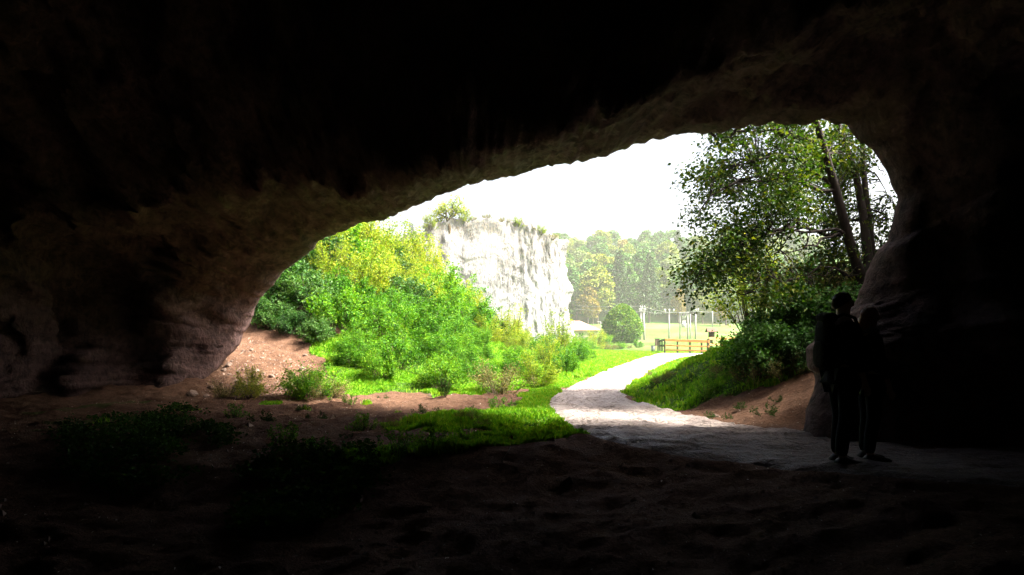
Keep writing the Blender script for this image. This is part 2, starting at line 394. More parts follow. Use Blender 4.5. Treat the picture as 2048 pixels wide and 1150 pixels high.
# finer towards the camera
lx, ly, rx, ry = (np.interp(keep, tm, a) for a in (SL[:, 0], SL[:, 1], SR[:, 0], SR[:, 1]))
w = np.linspace(-.01, 1.01, nc)[None, :]
ex = .10*fbm(lx*1.3, ly*1.3, 1, 3, 50)[:, None]*(1-w)+.10*fbm(rx*1.3, ry*1.3, 2, 3, 51)[:, None]*w
px_ = lx[:, None]*(1-w)+rx[:, None]*w+ex; py_ = ly[:, None]*(1-w)+ry[:, None]*w
rel = .065*(.5+.5*sst(7.5, 10.5, py_))*ridged(px_*1.2, py_*3.6, 0, 4, 60)*(1-sst(22, 34, py_))+.012*fbm(px_*5, py_*7, 0, 3, 61)
edge = np.minimum(w, 1-w)
pz_ = T0(px_, py_)+.012+rel*.8-.05*sst(.06, -.01, edge)
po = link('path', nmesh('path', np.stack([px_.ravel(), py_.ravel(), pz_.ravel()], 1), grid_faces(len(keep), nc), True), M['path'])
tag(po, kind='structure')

# ------------------------------------------------------------------ cave
OUT = [(330, 850, 16.6), (392, 800, 17.0), (425, 752, 17.2), (452, 720, 17.5), (478, 690, 17.8), (497, 655, 18.0), (508, 628, 18.0), (522, 596, 17.9), (560, 553, 17.7), (602, 518, 17.4), (637, 484, 17.1), (690, 458, 16.7), (760, 437, 16.0), (800, 422, 15.6), (850, 402, 15.2), (900, 384, 14.8), (960, 366, 14.3), (1030, 349, 13.9), (1095, 334, 13.5), (1140, 329, 13.2), (1200, 311, 12.8), (1280, 289, 12.4), (1380, 269, 11.9), (1440, 263, 11.6), (1520, 253, 11.3), (1600, 245, 10.9), (1645, 242, 10.8), (1688, 252, 10.7), (1712, 278, 10.6), (1745, 303, 10.6), (1773, 335, 10.6), (1778, 368, 10.6), (1794, 396, 10.6), (1788, 432, 10.6), (1774, 478, 10.7), (1752, 508, 10.7), (1736, 545, 10.8), (1722, 580, 10.8), (1706, 610, 10.8), (1672, 645, 10.7), (1640, 672, 10.6), (1617, 695, 10.5), (1612, 728, 10.4), (1628, 742, 10.4), (1622, 780, 10.3), (1611, 820, 10.2), (1604, 866, 10.1), (1600, 920, 10.0)]
O3 = np.array([W(*p) for p in OUT])
tl = np.r_[0, np.cumsum(np.linalg.norm(np.diff(O3, axis=0), axis=1))]
nT = 640; tt = np.linspace(0, tl[-1], nT)
MO = np.stack([np.interp(tt, tl, O3[:, k]) for k in range(3)], 1)
MO[:, 2] += .025*fbm(tt*7.3, 4, 0, 4, 73, .6)*sst(0, 1.5, MO[:, 2])+.035*fbm(tt*1.5, 0, 0, 4, 70)*sst(0, 1.5, MO[:, 2]); MO[:, 0] += .04*fbm(tt*2.5, 5, 0, 4, 71)+.13*(ridged(tt*1.5, 2, 0, 3, 72)-.4)*np.maximum(sst(6.5, 1.0, 0*tt), 0)*0
ox = (MO[:, 0]+.6)/6.2; oz = np.maximum(MO[:, 2]-.9, 0)/2.6
def sm1(a, k=25):
    ker = np.hanning(2*k+1); ker /= ker.sum(); return np.convolve(np.pad(a, k, mode='edge'), ker, 'valid')
ox, oz = sm1(ox), sm1(oz); ln = np.hypot(ox, oz); ox, oz = ox/ln, oz/ln
rings = []
Lr = MO[:, 1]+9
svals = np.r_[0, np.linspace(.008, .45, 84), np.linspace(.47, 1, 24)]
for s in svals:
    a = Lr*s
    bt = -.11*np.minimum(a, 3.4)+3.8*sst(3.1, 5.0, a)+.30*np.maximum(0, a-4.6)
    bs = 3.2*sst(.25, 2.0, a)+.40*np.maximum(0, a-1.4); bs = np.minimum(bs, 7.5)
    b = bt*(1-ox**2)+bs*ox**2
    x = MO[:, 0]+ox*b; z = MO[:, 2]+oz*b*1.0; y = MO[:, 1]-a
    # rock relief: pillars and ledges, growing away from the sharp rim
    amp = sst(.0, 1.4, a)
    side = np.clip(np.abs(ox), 0, 1)**2
    r1 = ridged(x*.45, y*.45, z*.22, 4, 80)-.4; r2 = fbm(x*1.4, y*1.4, z*.6, 5, 85, .55); r3 = ridged(x*2.6, y*2.6, z*1.5, 3, 88); r4 = ridged(x*.95, y*1.1, z*.5, 4, 82)-.3; r5 = ridged(x*3.5, y*3.5, z*.9, 3, 84)-.3
    dsp = amp*(.42*r1*(.04+.41*sst(2.5, 5, a)+side)+(.045+.035*sst(1.5, 3, a)+.12*sst(2, 5, a)+.18*side)*r2+(.06+.10*side)*r3)+(1-amp)*(.05*r2+.05*r3)*np.minimum(1, a*6)
    r6 = ridged(x*1.1, 7.7, z*.22, 4, 97)-.3; r7 = fbm(x*3.2, y*2, z*.7, 4, 98, .6)
    ex_ = side*sst(.0, .7, a)*(.20*r4+.10*r5); lim = .02+.5*sst(.5, 1.6, a)
    dsp = np.minimum(dsp+ex_, lim)
    x = x-ox*dsp; z = z-oz*dsp; y = y+.3*dsp*side+side*sst(.1, 1.3, a)*(.12*r4+.10*r5-.42*r6-.16*r7)-amp*.35*fbm(x*1.1, z*1.1, 3.3, 5, 87, .55)*sst(1.5, 4, a)
    k = sst(.72, 1, s); x = x*(1-k)+0*k; z = np.where(MO[:, 2] < .2, z, z*(1-k)+1.2*k)
    rings.append(np.stack([x, y, z], 1))
outer = []
SD = ox**2
for ot, et, os_, es in [(.2, -.05, .25, .06), (.5, -.4, .7, .12), (.9, -.9, 1.3, .08), (1.4, -1.6, 2.2, .0), (2.0, -2.3, 3.4, -.3), (3.2, -2.8, 4.4, -1.0), (4.8, -3.4, 5.2, -2.0), (5.6, -5.0, 6.4, -4), (7.0, -8, 7.8, -7.5), (8.4, -12, 9, -12), (9, -17, 9.4, -17), (9.5, -24, 9.6, -24)]:
    o_ = ot*(1-SD)+os_*SD; e_ = et*(1-SD)+es*SD
    x = MO[:, 0]+ox*o_; z = MO[:, 2]+oz*o_; y = np.maximum(MO[:, 1]+e_, -13.0)
    q = .35*fbm(x*.6, y*.6, z*.6, 5, 90)+.15*ridged(x*1.6, y*1.6, z*1.1, 3, 95)
    q = q*np.minimum(1, o_)
    outer.append(np.stack([x+ox*q, y+.4*q, z+oz*q], 1))
x = MO[:, 0]*.02; outer.append(np.stack([x, np.full(nT, -13.6), np.full(nT, 1.0)], 1))
allr = outer[::-1]+rings
cv = np.concatenate(allr)
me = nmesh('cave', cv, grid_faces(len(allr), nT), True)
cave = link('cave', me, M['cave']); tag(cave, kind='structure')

# ------------------------------------------------------------------ leaves
def nrm(a): return a/(np.linalg.norm(a, axis=-1, keepdims=True)+1e-9)
def leaf_arrays(C, D, size, rg, up=.7, width=.36):
    n = len(C); nn = nrm(rg.normal(size=(n, 3))*.6+np.array([0, 0, up])); D = nrm(D)
    t = nrm(D-nn*np.sum(D*nn, 1, keepdims=True)); b = np.cross(nn, t); s = size[:, None]
    V = np.stack([C, C+t*.45*s+b*width*s+nn*.10*s, C+t*s-nn*.12*s, C+t*.45*s-b*width*s+nn*.10*s], 1)
    rv = np.repeat(rg.random(n), 4)
    return V.reshape(-1, 3), np.arange(4*n).reshape(n, 4), rv
def leaf_mesh(name, C, D, size, rg, **k):
    V, Fq, rv = leaf_arrays(C, D, size, rg, **k); return nmesh(name, V, Fq, False, {'rnd': rv})

def shrub_meshes(seed, r=1.0, h=1.3, nst=34, per=110, ls=.085, droop=.2, elong=1.0):
    rg = np.random.default_rng(seed); C, D = [], []; mb = MB()
    for i in range(nst):
        an = rg.uniform(0, 2*math.pi); el = rg.uniform(.12, 1.0)**.8
        tip = np.array([math.cos(an)*r*math.sqrt(max(0, 1-(el*.93)**2)), math.sin(an)*r*math.sqrt(max(0, 1-(el*.93)**2)), h*el])*rg.uniform(.72, 1.12)
        base = np.array([tip[0]*.12, tip[1]*.12, -.25]); midp = base*.45+tip*.55+np.array([0, 0, .18*h])
        P = np.array([(1-u)**2*base+2*u*(1-u)*midp+u*u*tip for u in np.linspace(0, 1, 7)])
        mb.tube(P, np.linspace(.016, .004, 7), 4, False)
        # side sprays along the stem
        for j in range(int(per*1.6)//10):
            u = rg.uniform(.35, 1.0); c = (1-u)**2*base+2*u*(1-u)*midp+u*u*tip
            sd_ = nrm(rg.normal(size=3)+.9*nrm(tip)+np.array([0, 0, .2])); L = rg.uniform(.10, .38)*r
            for q in range(10):
                v = rg.uniform(.1, 1); C.append(c+sd_*L*v+rg.normal(size=3)*.045*r); D.append(sd_+rg.normal(size=3)*.7-np.array([0, 0, droop]))
    C, D = np.array(C), np.array(D); C[:, 2] = np.maximum(C[:, 2], .02)
    s = rg.uniform(.6, 1.35, len(C))*ls*.8
    return mb.mesh('stems'), leaf_mesh('foliage', C, D, s, rg)

SH = {}
def shrub_proto(key, mat, seed, **kw):
    st, fo = shrub_meshes(seed, **kw); st.materials.append(M['stem']); fo.materials.append(M[mat]); SH[key] = (st, fo)
shrub_proto('green0', 'leaf_bush', 1); shrub_proto('green1', 'leaf_bush', 2, nst=40, h=1.1, ls=.075); shrub_proto('green2', 'leaf_bush', 3, nst=30, h=1.6, ls=.095)
shrub_proto('yellow0', 'leaf_yellow', 4, nst=36, h=1.6, ls=.075); shrub_proto('yellow1', 'leaf_yellow', 5, nst=30, h=2.0, ls=.07)
shrub_proto('dark0', 'leaf_dark', 6, nst=40, h=1.3, ls=.11); shrub_proto('dark1', 'leaf_dark', 7, nst=44, h=1.2, ls=.09)
shrub_proto('dry0', 'leaf_dry', 8, nst=26, per=80, h=.9, ls=.055)
shrub_proto('weed0', 'leaf_bush', 9, nst=14, per=50, r=.5, h=.6, ls=.06)
shrub_proto('weed1', 'leaf_weed', 10, nst=10, per=40, r=.5, h=.3, ls=.06)
for k in SH: 
    pass
def shrub(key, x, y, s, label, group=None, cat='shrub', name='shrub', sz=1.0, z=None, rz=None):
    st, fo = SH[key]
    t = thing(name, label, cat, (x, y, float(ground_z(x, y)) if z is None else z), random.uniform(0, 6.28) if rz is None else rz, group)
    t.scale = (s, s, s*sz)
    link('foliage', fo, None, t); link('stems', st, None, t); return t

# thicket on the left bank
TH_G = 'shrubs of the thicket on the bank'
LAB = {'green': 'bright green leafy shrub crowded into the thicket on the bank beside the cave mouth',
       'yellow': 'yellow-green shrub high in the thicket in front of the white cliff',
       'dark': 'dark green shrub standing in the thicket on the bank'}
rt = np.random.default_rng(77)
pts = []
tries = 0
while len(pts) < 125 and tries < 20000:
    tries += 1
    x, y = rt.uniform(-9.5, 3.0), rt.uniform(15.9, 34)
    d1 = y-16.3; d2 = -.955*(x+1.3)+.297*(y-15.8)
    if min(d1, d2) < .35: continue
    bx, by = px_of(x, y, T0(x, y))                         # bare scree by the wall
    if bx < np.interp(by, [560, 640, 690, 740, 800], [500, 560, 640, 720, 760]): continue
    if any((x-a)**2+(y-b)**2 < .98**2 for a, b in pts): continue
    pts.append((x, y))
for x, y in pts:
    z = float(ground_z(x, y)); px, py = px_of(x, y, z)
    if px < 640 and py > 520: kind = 'dark' if rt.random() < .75 else 'green'
    elif z > 2.2 and px > 640: kind = 'yellow' if rt.random() < .8 else 'green'
    elif y > 24: kind = 'yellow' if rt.random() < .4 else 'green'
    else: kind = 'green'
    n = {'green': 3, 'yellow': 2, 'dark': 2}[kind]
    low = min(y-15.7, -.955*(x+1.5)+.297*(y-15.8))
    if rt.random() < .12 and z > .6: kind = 'dark'
    n = {'green': 3, 'yellow': 2, 'dark': 2}[kind]
    s = rt.uniform(.62, 1.3)*(.55+.5*sst(1.0, 6.0, low))
    shrub(f'{kind}{rt.integers(n)}', x, y, float(s), LAB[kind], TH_G+{'green': ' (green)', 'yellow': ' (yellow-green)', 'dark': ' (dark)'}[kind])
def at_px(px, py):
    h_ = hit(px, py); return float(h_[0]), float(h_[1])
for px, d, sc_, key in [(668, 25.5, 1.35, 'green2'), (705, 27.5, 1.35, 'yellow1'), (745, 28.5, 1.3, 'yellow0'), (640, 24.5, 1.15, 'dark0'), (785, 29.5, 1.25, 'yellow1'), (820, 30.5, 1.2, 'yellow0')]:
    x = (px-CX)/F*d; k = key[:-1]; shrub(key, x, d, sc_, LAB[k], TH_G+{'green': ' (green)', 'yellow': ' (yellow-green)', 'dark': ' (dark)'}[k])
for px, py, sc_ in [(520, 648, .55), (552, 652, .6), (590, 668, .5)]:
    x, y = at_px(px, py); shrub('dark1', x, y, sc_, LAB['dark'], TH_G+' (dark)')
# single shrubs one can point to
x, y = at_px(622, 797); shrub('green1', x, y, .62, 'low rounded shrub on bare earth at the foot of the scree before the thicket')
shrub('dry0', x+.35, y-.1, .5, 'dull tangled low brushwood leaning on the rounded shrub beside the scree', cat='shrub')
x, y = at_px(500, 800); shrub('yellow0', x, y, .38, 'small sparse yellow-green bush standing alone in front of the lit scree')
x, y = at_px(452, 800); shrub('dry0', x, y, .42, 'small dark scrubby bush at the foot of the cave wall left of the scree', rz=1)
x, y = at_px(1000, 790); shrub('dry0', x, y, .8, 'dry brownish weed bush at the front edge of the thicket near the path')
x, y = at_px(1075, 775); shrub('yellow0', x, y, .6, 'loose upright weedy shrub near the path end of the thicket', sz=.9)
x, y = at_px(1130, 752); shrub('green2', x, y, .55, 'last small shrub of the thicket beside the path')
shrub('yellow1', 2.1, 33.5, .9, 'slender pale shrub rising in front of the foot of the white cliff', sz=1.1)
shrub('yellow0', 2.75, 36, .7, 'pale weedy shrub beside the lawn at the right foot of the cliff', sz=.9)
# narrow dark clump in front of the thicket
shrub_proto('clump', 'leaf_weed', 12, nst=26, per=60, r=.42, h=1.25, ls=.07)
x, y = at_px(888, 801); shrub('clump', x, y, .36, 'narrow dark upright clump of weeds at the front edge of the green thicket', cat='weed', name='weed_clump')

# bush on the right bank
RB = 'bushes massed under the leaning tree'
for (px, py, s, key, lab) in [(1502, 750, .66, 'green0', 'bright-leaved bush reaching over the grass beside the wooden fence'),
        (1530, 752, .68, 'dark0', 'broad dark bush in the middle of the right bank below the leaning tree'),
        (1585, 742, .62, 'dark1', 'dark bush squeezed between the grassy bank and the jagged rock'),
        (1640, 700, .8, 'dark0', 'dark bush behind the jagged rock of the right cave wall'),
        (1540, 700, .65, 'dark1', 'taller dark bush at the back of the right bank'),
        (1510, 768, .5, 'dry0', 'low scrubby brushwood at the front foot of the dark bushes'),
        (1570, 758, .5, 'dry0', 'low dry brushwood at the top of the bare earth slope')]:
    x, y = at_px(px, py); shrub(key, x, y, s, lab)
shrub('dark1', 5.9, 13.4, .75, 'dark bush on the bank top at the foot of the leaning tree', sz=1.1)
shrub('dry0', 6.6, 16.2, 1.6, 'olive yellowing bush under the branches of the leaning tree', sz=1.1)
shrub('yellow1', 5.6, 17.5, 1.1, 'light yellow-green bush behind the leaning tree')
shrub('dark0', 7.3, 18.0, 1.1, 'tall dark bush behind the leaning tree trunks')
# weeds on the floor and bare slopes
wl = 'small weed tuft rooted in bare earth at the cave mouth'
rw = np.random.default_rng(5)
spots = [(1415, 838), (1460, 842), (1490, 812), (1530, 828), (1555, 800), (940, 826), (1000, 822), (760, 800), (700, 812), (560, 885), (640, 905), (690, 880), (800, 908), (870, 895), (520, 850), (470, 835), (640, 840), (720, 862), (855, 830), (600, 822)]
for px, py in spots:
    x, y = at_px(px+rw.uniform(-8, 8), py+rw.uniform(-3, 3)); shrub('weed0' if rw.random() < .4 else 'weed1', x, y, float(rw.uniform(.25, .5)), wl, 'weed tufts on bare earth', 'weed', 'weed_tuft')

for k in range(46):
    if k < 26: px, py = rw.uniform(1262, 1480), rw.uniform(725, 815); ok_ = inpoly(np.array([px]), np.array([py]), G_RIGHT)[0]
    else: px, py = rw.uniform(700, 1180), rw.uniform(788, 890); ok_ = inpoly(np.array([px]), np.array([py]), G_PATCH)[0] or inpoly(np.array([px]), np.array([py]), G_STRIP)[0]
    if ok_:
        x, y = at_px(px, py)
        if path_sd(x, y) > .15: shrub(['weed0', 'weed1', 'dry0'][k % 3], x, y, float(rw.uniform(.22, .45))*(.6 if k % 3 == 2 else 1), 'leafy weed tuft standing up out of the short grass', 'weed tufts in the grass', 'weed', 'weed_tuft')
# ------------------------------------------------------------------ grass and ground cover
def blades(name, x, y, hgt, rg, mat, lean=.45, wd=.012, kind='stuff'):
    n = len(x); z = ground_z(x, y)-.01; an = rg.uniform(0, 2*math.pi, n); hx = hgt*rg.uniform(.5, 1.3, n)
    w = wd*rg.uniform(.7, 1.4, n)*(1+np.maximum(0, y-10)*.07)
    ux, uy = np.cos(an), np.sin(an); la = rg.uniform(0, 2*math.pi, n); ll = hx*lean*rg.uniform(.3, 1.6, n)
    B = np.stack([x, y, z], 1); U = np.stack([ux, uy, 0*ux], 1)*w[:, None]; L = np.stack([np.cos(la)*ll, np.sin(la)*ll, hx], 1)
    Mi = B+L*np.array([.35, .35, .6])
    V = np.stack([B-U, B+U, Mi+U*.7, B+L], 1); V[:, 3] = B+L; 
    V = np.stack([B-U, B+U, Mi+U*.75, B+L, Mi-U*.75], 1)
    Fq = np.arange(5*n).reshape(n, 5)
    o = link(name, nmesh(name, V.reshape(-1, 3), Fq, False, {'rnd': np.repeat(rg.random(n), 5)}), mat); tag(o, kind=kind); return o
rg = np.random.default_rng(11)
def scatter(n, x0, x1, y0, y1, ok, geo=True):
    x = rg.uniform(0, 1, n); y = np.exp(rg.uniform(math.log(y0), math.log(y1), n)) if geo else rg.uniform(y0, y1, n)
    x = x0+(x1-x0)*x; k = ok(x, y); return x[k], y[k]
def ok_near(x, y):
    t = turf_at(x, y, T0(x, y)); return (rg.random(len(x)) < t*np.clip(.62+.9*fbm(x*1.7, y*1.7, 0, 3, 16), .05, 1)) & (path_sd(x, y) > -.03+.06*vnoise(x*4, y*4, 0, 7))
gxn, gyn = scatter(900000, -6, 9, 7, 24, ok_near)
gxf, gyf = scatter(500000, -4, 18, 22, 62, ok_near)
hn = .058*(1+.7*fbm(gxn*.9, gyn*.9, 0, 3, 14)+.5*fbm(gxn*3.3, gyn*3.3, 0, 3, 15)); hn = np.where(gxn > 2.4, hn*1.15, hn)
bl = blades('grass', np.r_[gxn, gxf], np.r_[gyn, gyf], np.r_[np.maximum(.03, hn), np.full(len(gxf), .14)], rg, M['grass'])
tag(bl, 'short bright grass beside the path and on the banks')
print('blades', len(gxn), len(gxf))
# leafy weeds on the dark floor
def cover(name, polys, n, size, lab):
    C, D = [], []
    for poly in polys:
        px = [p[0] for p in poly]; py = [p[1] for p in poly]
        for k in range(n):
            a, b = rg.uniform(min(px), max(px)), rg.uniform(min(py), max(py))
            if not inpoly(np.array([a]), np.array([b]), poly)[0]: continue
            x, y = a, b; d = F*CAMH/(b-HY); xx = (a-CX)/F*d
            if vnoise(xx*1.5, d*1.5, 0, 17) < -.25: continue
            z = float(ground_z(xx, d))
            for j in range(6):
                C.append((xx+rg.normal()*.07, d+rg.normal()*.07, z+rg.uniform(.0, .11))); D.append((rg.normal(), rg.normal(), .35))
    C, D = np.array(C), np.array(D)
    o = link(name, leaf_mesh(name, C, D, rg.uniform(.6, 1.4, len(C))*size, rg), M['leaf_weed']); tag(o, lab, kind='stuff')
cover('ground_cover', [G_MID, [(120, 850), (330, 830), (440, 860), (440, 930), (250, 950), (120, 930)], [(480, 930), (600, 900), (740, 900), (760, 940), (640, 985), (480, 1000)]], 1500, .05, 'dark leafy weeds spread over the shaded cave floor')
# dead leaves, straw and twigs littering the floor
n = 2600; lx_, ly_ = rg.uniform(-8, 5, n), np.exp(rg.uniform(math.log(4), math.log(15.5), n))
lz_ = np.where(path_sd(lx_, ly_) < 0, T0(lx_, ly_)+.045, ground_z(lx_, ly_)+.012); C = np.stack([lx_, ly_, lz_], 1); D = np.stack([rg.normal(size=n), rg.normal(size=n), rg.normal(size=n)*.15], 1)
lit = link('leaf_litter', leaf_mesh('leaf_litter', C, D, rg.uniform(.015, .045, n), rg, up=2.2, width=.22), M['litter']); tag(lit, 'pale bits of leaf and straw littering the dark floor', kind='stuff')
x, y = at_px(1003, 930); mb = MB(); mb.tube([(0, 0, .0), (.03, .05, .05), (.09, .12, .13), (.10, .16, .2)], [.006, .005, .004, .002], 5)
tw = mb.build('twig', M['litter'], None, True); tw.location = (x, y, float(ground_z(x, y))); tag(tw, 'single pale twig sticking out of the dark earth in the foreground', 'twig')

# ------------------------------------------------------------------ stones
def rock_mesh(seed, sub=3):
    bm = bmesh.new(); bmesh.ops.create_icosphere(bm, subdivisions=sub, radius=1)
    for v in bm.verts:
        c = v.co; d = 1+.35*float(ridged(c.x*.8+seed, c.y*.8, c.z*.8, 2, seed))*.5+.18*float(fbm(c.x*2, c.y*2, c.z*2+seed, 2, seed))
        v.co = Vector((c.x*d, c.y*d*.8, c.z*d*.6))
    me = bpy.data.meshes.new('stone'); bm.to_mesh(me); bm.free(); me.materials.append(M['stone']); return me
RM = [rock_mesh(s, 2) for s in (1, 2, 3, 4)]
def rock(px, py, s, lab, grp=None):
    x, y = at_px(px, py); o = link('stone', RM[random.randrange(4)], None); o.location = (x, y, float(ground_z(x, y))+s*.2)
    o.rotation_euler = (random.uniform(-.3, .3), random.uniform(-.3, .3), random.uniform(0, 6)); o.scale = (s, s, s); tag(o, lab, 'stone', grp)
rock(1433, 838, .07, 'fist-sized stone at the foot of the bare right slope beside the path')
rock(385, 792, .14, 'rough boulder at the foot of the left cave wall')
for k in range(34):
    rock(rw.uniform(395, 640), rw.uniform(700, 800), float(rw.uniform(.03, .085)), 'loose stone lying on the scree slope or its foot', 'loose stones of the scree')
# fine scree as one mass
bmv, bmf = [], []
n = 2600; sx, sy = rg.uniform(-9.0, -3.5, n), rg.uniform(15.2, 20.5, n); qx, qy = px_of(sx, sy, T0(sx, sy))
k = inpoly(qx, qy, [(400, 790), (480, 670), (560, 690), (640, 740), (600, 800), (500, 806)]); sx, sy = sx[k], sy[k]; sz_ = ground_z(sx, sy)
tet = np.array([(1, 0, -.3), (-.5, .87, -.3), (-.5, -.87, -.3), (.1, .1, .6)]); tf = np.array([(0, 2, 1), (0, 1, 3), (1, 2, 3), (2, 0, 3)])
V, Fs = [], []
for i in range(len(sx)):
    s = rg.uniform(.012, .045); a = rg.uniform(0, 6.28); T = tet*s*rg.uniform(.6, 1.3, (4, 1)); T = np.stack([T[:, 0]*math.cos(a)-T[:, 1]*math.sin(a), T[:, 0]*math.sin(a)+T[:, 1]*math.cos(a), T[:, 2]], 1)
    V.append(T+np.array([sx[i], sy[i], sz_[i]])); Fs.append(tf+4*i)
sc_ = link('scree', nmesh('scree', np.concatenate(V), np.concatenate(Fs)), M['stone']); tag(sc_, 'fine pale rubble over the slope beside the cave wall', kind='stuff')

n = 1500; sx, sy = rg.uniform(-7.5, 3.5, n), np.exp(rg.uniform(math.log(5.5), math.log(15.5), n)); k = path_sd(sx, sy) > .1; sx, sy = sx[k], sy[k]; sz_ = ground_z(sx, sy); V, Fs = [], []
for i in range(len(sx)):
    s = rg.uniform(.008, .03)*(1+2.0*(rg.random() > .96)); a = rg.uniform(0, 6.28); T = tet*s*rg.uniform(.6, 1.3, (4, 1)); T = np.stack([T[:, 0]*math.cos(a)-T[:, 1]*math.sin(a), T[:, 0]*math.sin(a)+T[:, 1]*math.cos(a), T[:, 2]], 1)
    V.append(T+np.array([sx[i], sy[i], sz_[i]])); Fs.append(tf+4*i)
gv = link('gravel', nmesh('gravel', np.concatenate(V), np.concatenate(Fs)), M['stone']); tag(gv, 'pebbles and clods strewn over the bare cave floor', kind='stuff')

# ------------------------------------------------------------------ white cliff
CD = 70.0
TOP = [(780, 500), (815, 486), (850, 470), (868, 452), (900, 446), (930, 440), (972, 430), (1012, 436), (1048, 447), (1090, 455), (1112, 463), (1146, 470)]
tx = np.array([(p[0]-CX)/F*CD for p in TOP]); tz = np.array([CAMH-(p[1]-HY)/F*CD for p in TOP])
xl, xr_ = tx[0], tx[-1]; cxm, hw = (xl+xr_)/2, (xr_-xl)/2
nA, nH = 520, 150
an = np.linspace(0, 2*math.pi, nA, endpoint=False)
sup = lambda v, e: np.sign(v)*np.abs(v)**e
fx = cxm+hw*sup(np.cos(an), .42); fy = CD+6.0+6.0*sup(np.sin(an), .5)
gzb = -1.6
V = []
for j in range(nH+6):
    t = min(j/nH, 1.0); shr = 1.0 if j <= nH else (1-(j-nH)/6.0)
    x = cxm+(fx-cxm)*(1-.0*t); y = CD+6+(fy-CD-6)*(1-.10*t)
    topz = np.interp(x, tx, tz)+.55*fbm(x*.9, y*.5, 0, 3, 100)+.3*vnoise(x*4, y*2, 0, 103)
    z = gzb+(topz-gzb)*t
    nx, ny = np.cos(an)*.6, np.sin(an)
    y = y+.40*(x-cxm); d = .17*ridged(x*.42, y*.42, z*.06, 3, 110)-.15+.07*ridged(x*1.5, y*1.5, z*.3, 4, 114)+.13*fbm(x*2.8, y*2.8, z*1.1, 4, 118)+.12*np.maximum(0, fbm(x*.5, y*.5, z*.55, 3, 119))
    rightbulge = 1.5*np.exp(-((z+.2)/2.6)**2)*np.maximum(0, np.cos(an))**2*(np.sin(an) < .5)
    edge_ = np.maximum(0, np.cos(an))**3*(.55*fbm(z*.55, y*.3, 2.0, 4, 126)-.25*sst(4, 12, z)); x = x+nx*d*.9+rightbulge*.55+edge_; y = y+ny*d
    if j > nH: x = cxm+(x-cxm)*shr; y = CD+6+.40*(x-cxm)+(y-CD-6-.40*(x-cxm)/max(shr, .2)*(1 if shr > 0 else 0))*shr; z = z+.35*(1-shr)*vnoise(x*.8, y*.8, 0, 121)
    V.append(np.stack([x, y, z], 1))
me = nmesh('cliff', np.concatenate(V), grid_faces(nH+6, nA, True), True)
cl = link('rock_cliff', me, M['cliff']); tag(cl, 'sheer white limestone cliff with vertical fluting behind the green thicket', 'cliff')
def cliff_top(px):
    x = (px-CX)/F*CD; return x, CD+1.6+.40*(x-cxm), float(np.interp(x, tx, tz))
# ------------------------------------------------------------------ trees
def limb(p0, p1, sag, n=8, wob=.1, rg=rng):
    p0, p1 = np.array(p0, float), np.array(p1, float); u = np.linspace(0, 1, n)[:, None]
    P = p0+(p1-p0)*u; P[:, 2] += sag*4*(u[:, 0])*(1-u[:, 0]); L = np.linalg.norm(p1-p0)
    P[1:-1] += rg.normal(size=(n-2, 3))*wob*L*.25; return P
# gnarled little tree on the cliff's left shoulder
rg = np.random.default_rng(21)
x, y, z = cliff_top(897)
t = thing('cliff_tree', 'gnarled small tree with twisted limbs on the top left shoulder of the white cliff', 'tree', (x, y-.9, z-.9))
mb = MB(); tips = []
tr = np.array([(0, 0, -.6), (.15, -.1, .3), (.05, -.1, .9), (-.15, -.1, 1.4)]); mb.tube(tr, [.2, .17, .14, .11], 8)
for e in [(-1.3, -.3, 1.5), (-.9, .3, 2.2), (-.3, -.5, 2.5), (.5, .3, 2.3), (1.25, 0, 2.9), (1.5, .3, 2.1), (-1.6, .3, .7), (-.6, .2, 1.0), (.9, -.2, 3.3)]:
    P = limb(tr[2 if e[0] > 0 else 3], e, .15, 7, .25, rg); mb.tube(P, np.linspace(.08, .02, 7), 6, False); tips.append(P)
mb.build('trunk', M['stem'], t, True)
C, D = [], []
for P in tips:
    for k in range(230):
        u = rg.uniform(.45, 1)*6; i = int(min(u, 5)); c = P[i]+(P[i+1]-P[i])*(u-i); C.append(c+rg.normal(size=3)*.26); D.append(rg.normal(size=3)+(0, 0, .2))
link('crown', leaf_mesh('cliff_tree_crown', np.array(C), np.array(D), rg.uniform(.10, .2, len(C)), rg), M['leaf_yellow'], t)
# tufts and little shrubs along the rim of the cliff
for k, (px, s, key) in enumerate([(862, .8, 'yellow0'), (930, .7, 'yellow0'), (948, .5, 'dry0'), (975, .6, 'dry0'), (1010, .7, 'dry0'), (1038, .6, 'yellow0'), (1065, .6, 'dry0'), (1085, .5, 'yellow0'), (1110, .6, 'dry0')]):
    x, y, z = cliff_top(px); shrub(key, x, y-.8, s*1.1, 'scrubby tuft growing on the top rim of the white cliff', 'tufts along the cliff rim', z=z-.25)

def crown_mesh(name, seed, rx, rz, zc, nblob, nleaf, ls, taper=0, mat=None, hollow=.75):
    rg = np.random.default_rng(seed); C, D = [], []
    for b in range(nblob):
        v = nrm(rg.normal(size=3)); rad = rg.uniform(.45, 1.0)**.5
        hz = v[2]*rad; w = 1-taper*(hz*.5+.5)
        c = np.array([v[0]*rx*rad*w*1.0, v[1]*rx*rad*w, zc+hz*rz]); br = rg.uniform(.22, .36)*rx*(w*.5+.5)
        q = nrm(rg.normal(size=(nleaf, 3))+np.array([0, 0, .35])); rr = br*rg.uniform(.55, 1.1, (nleaf, 1))
        C.append(c+q*rr*np.array([1, 1, .75])); D.append(q+rg.normal(size=(nleaf, 3))*.5)
    C, D = np.concatenate(C), np.concatenate(D)
    m = leaf_mesh(name, C, D, rg.uniform(.6, 1.4, len(C))*ls, rg, width=.42)
    if mat: m.materials.append(mat)
    return m
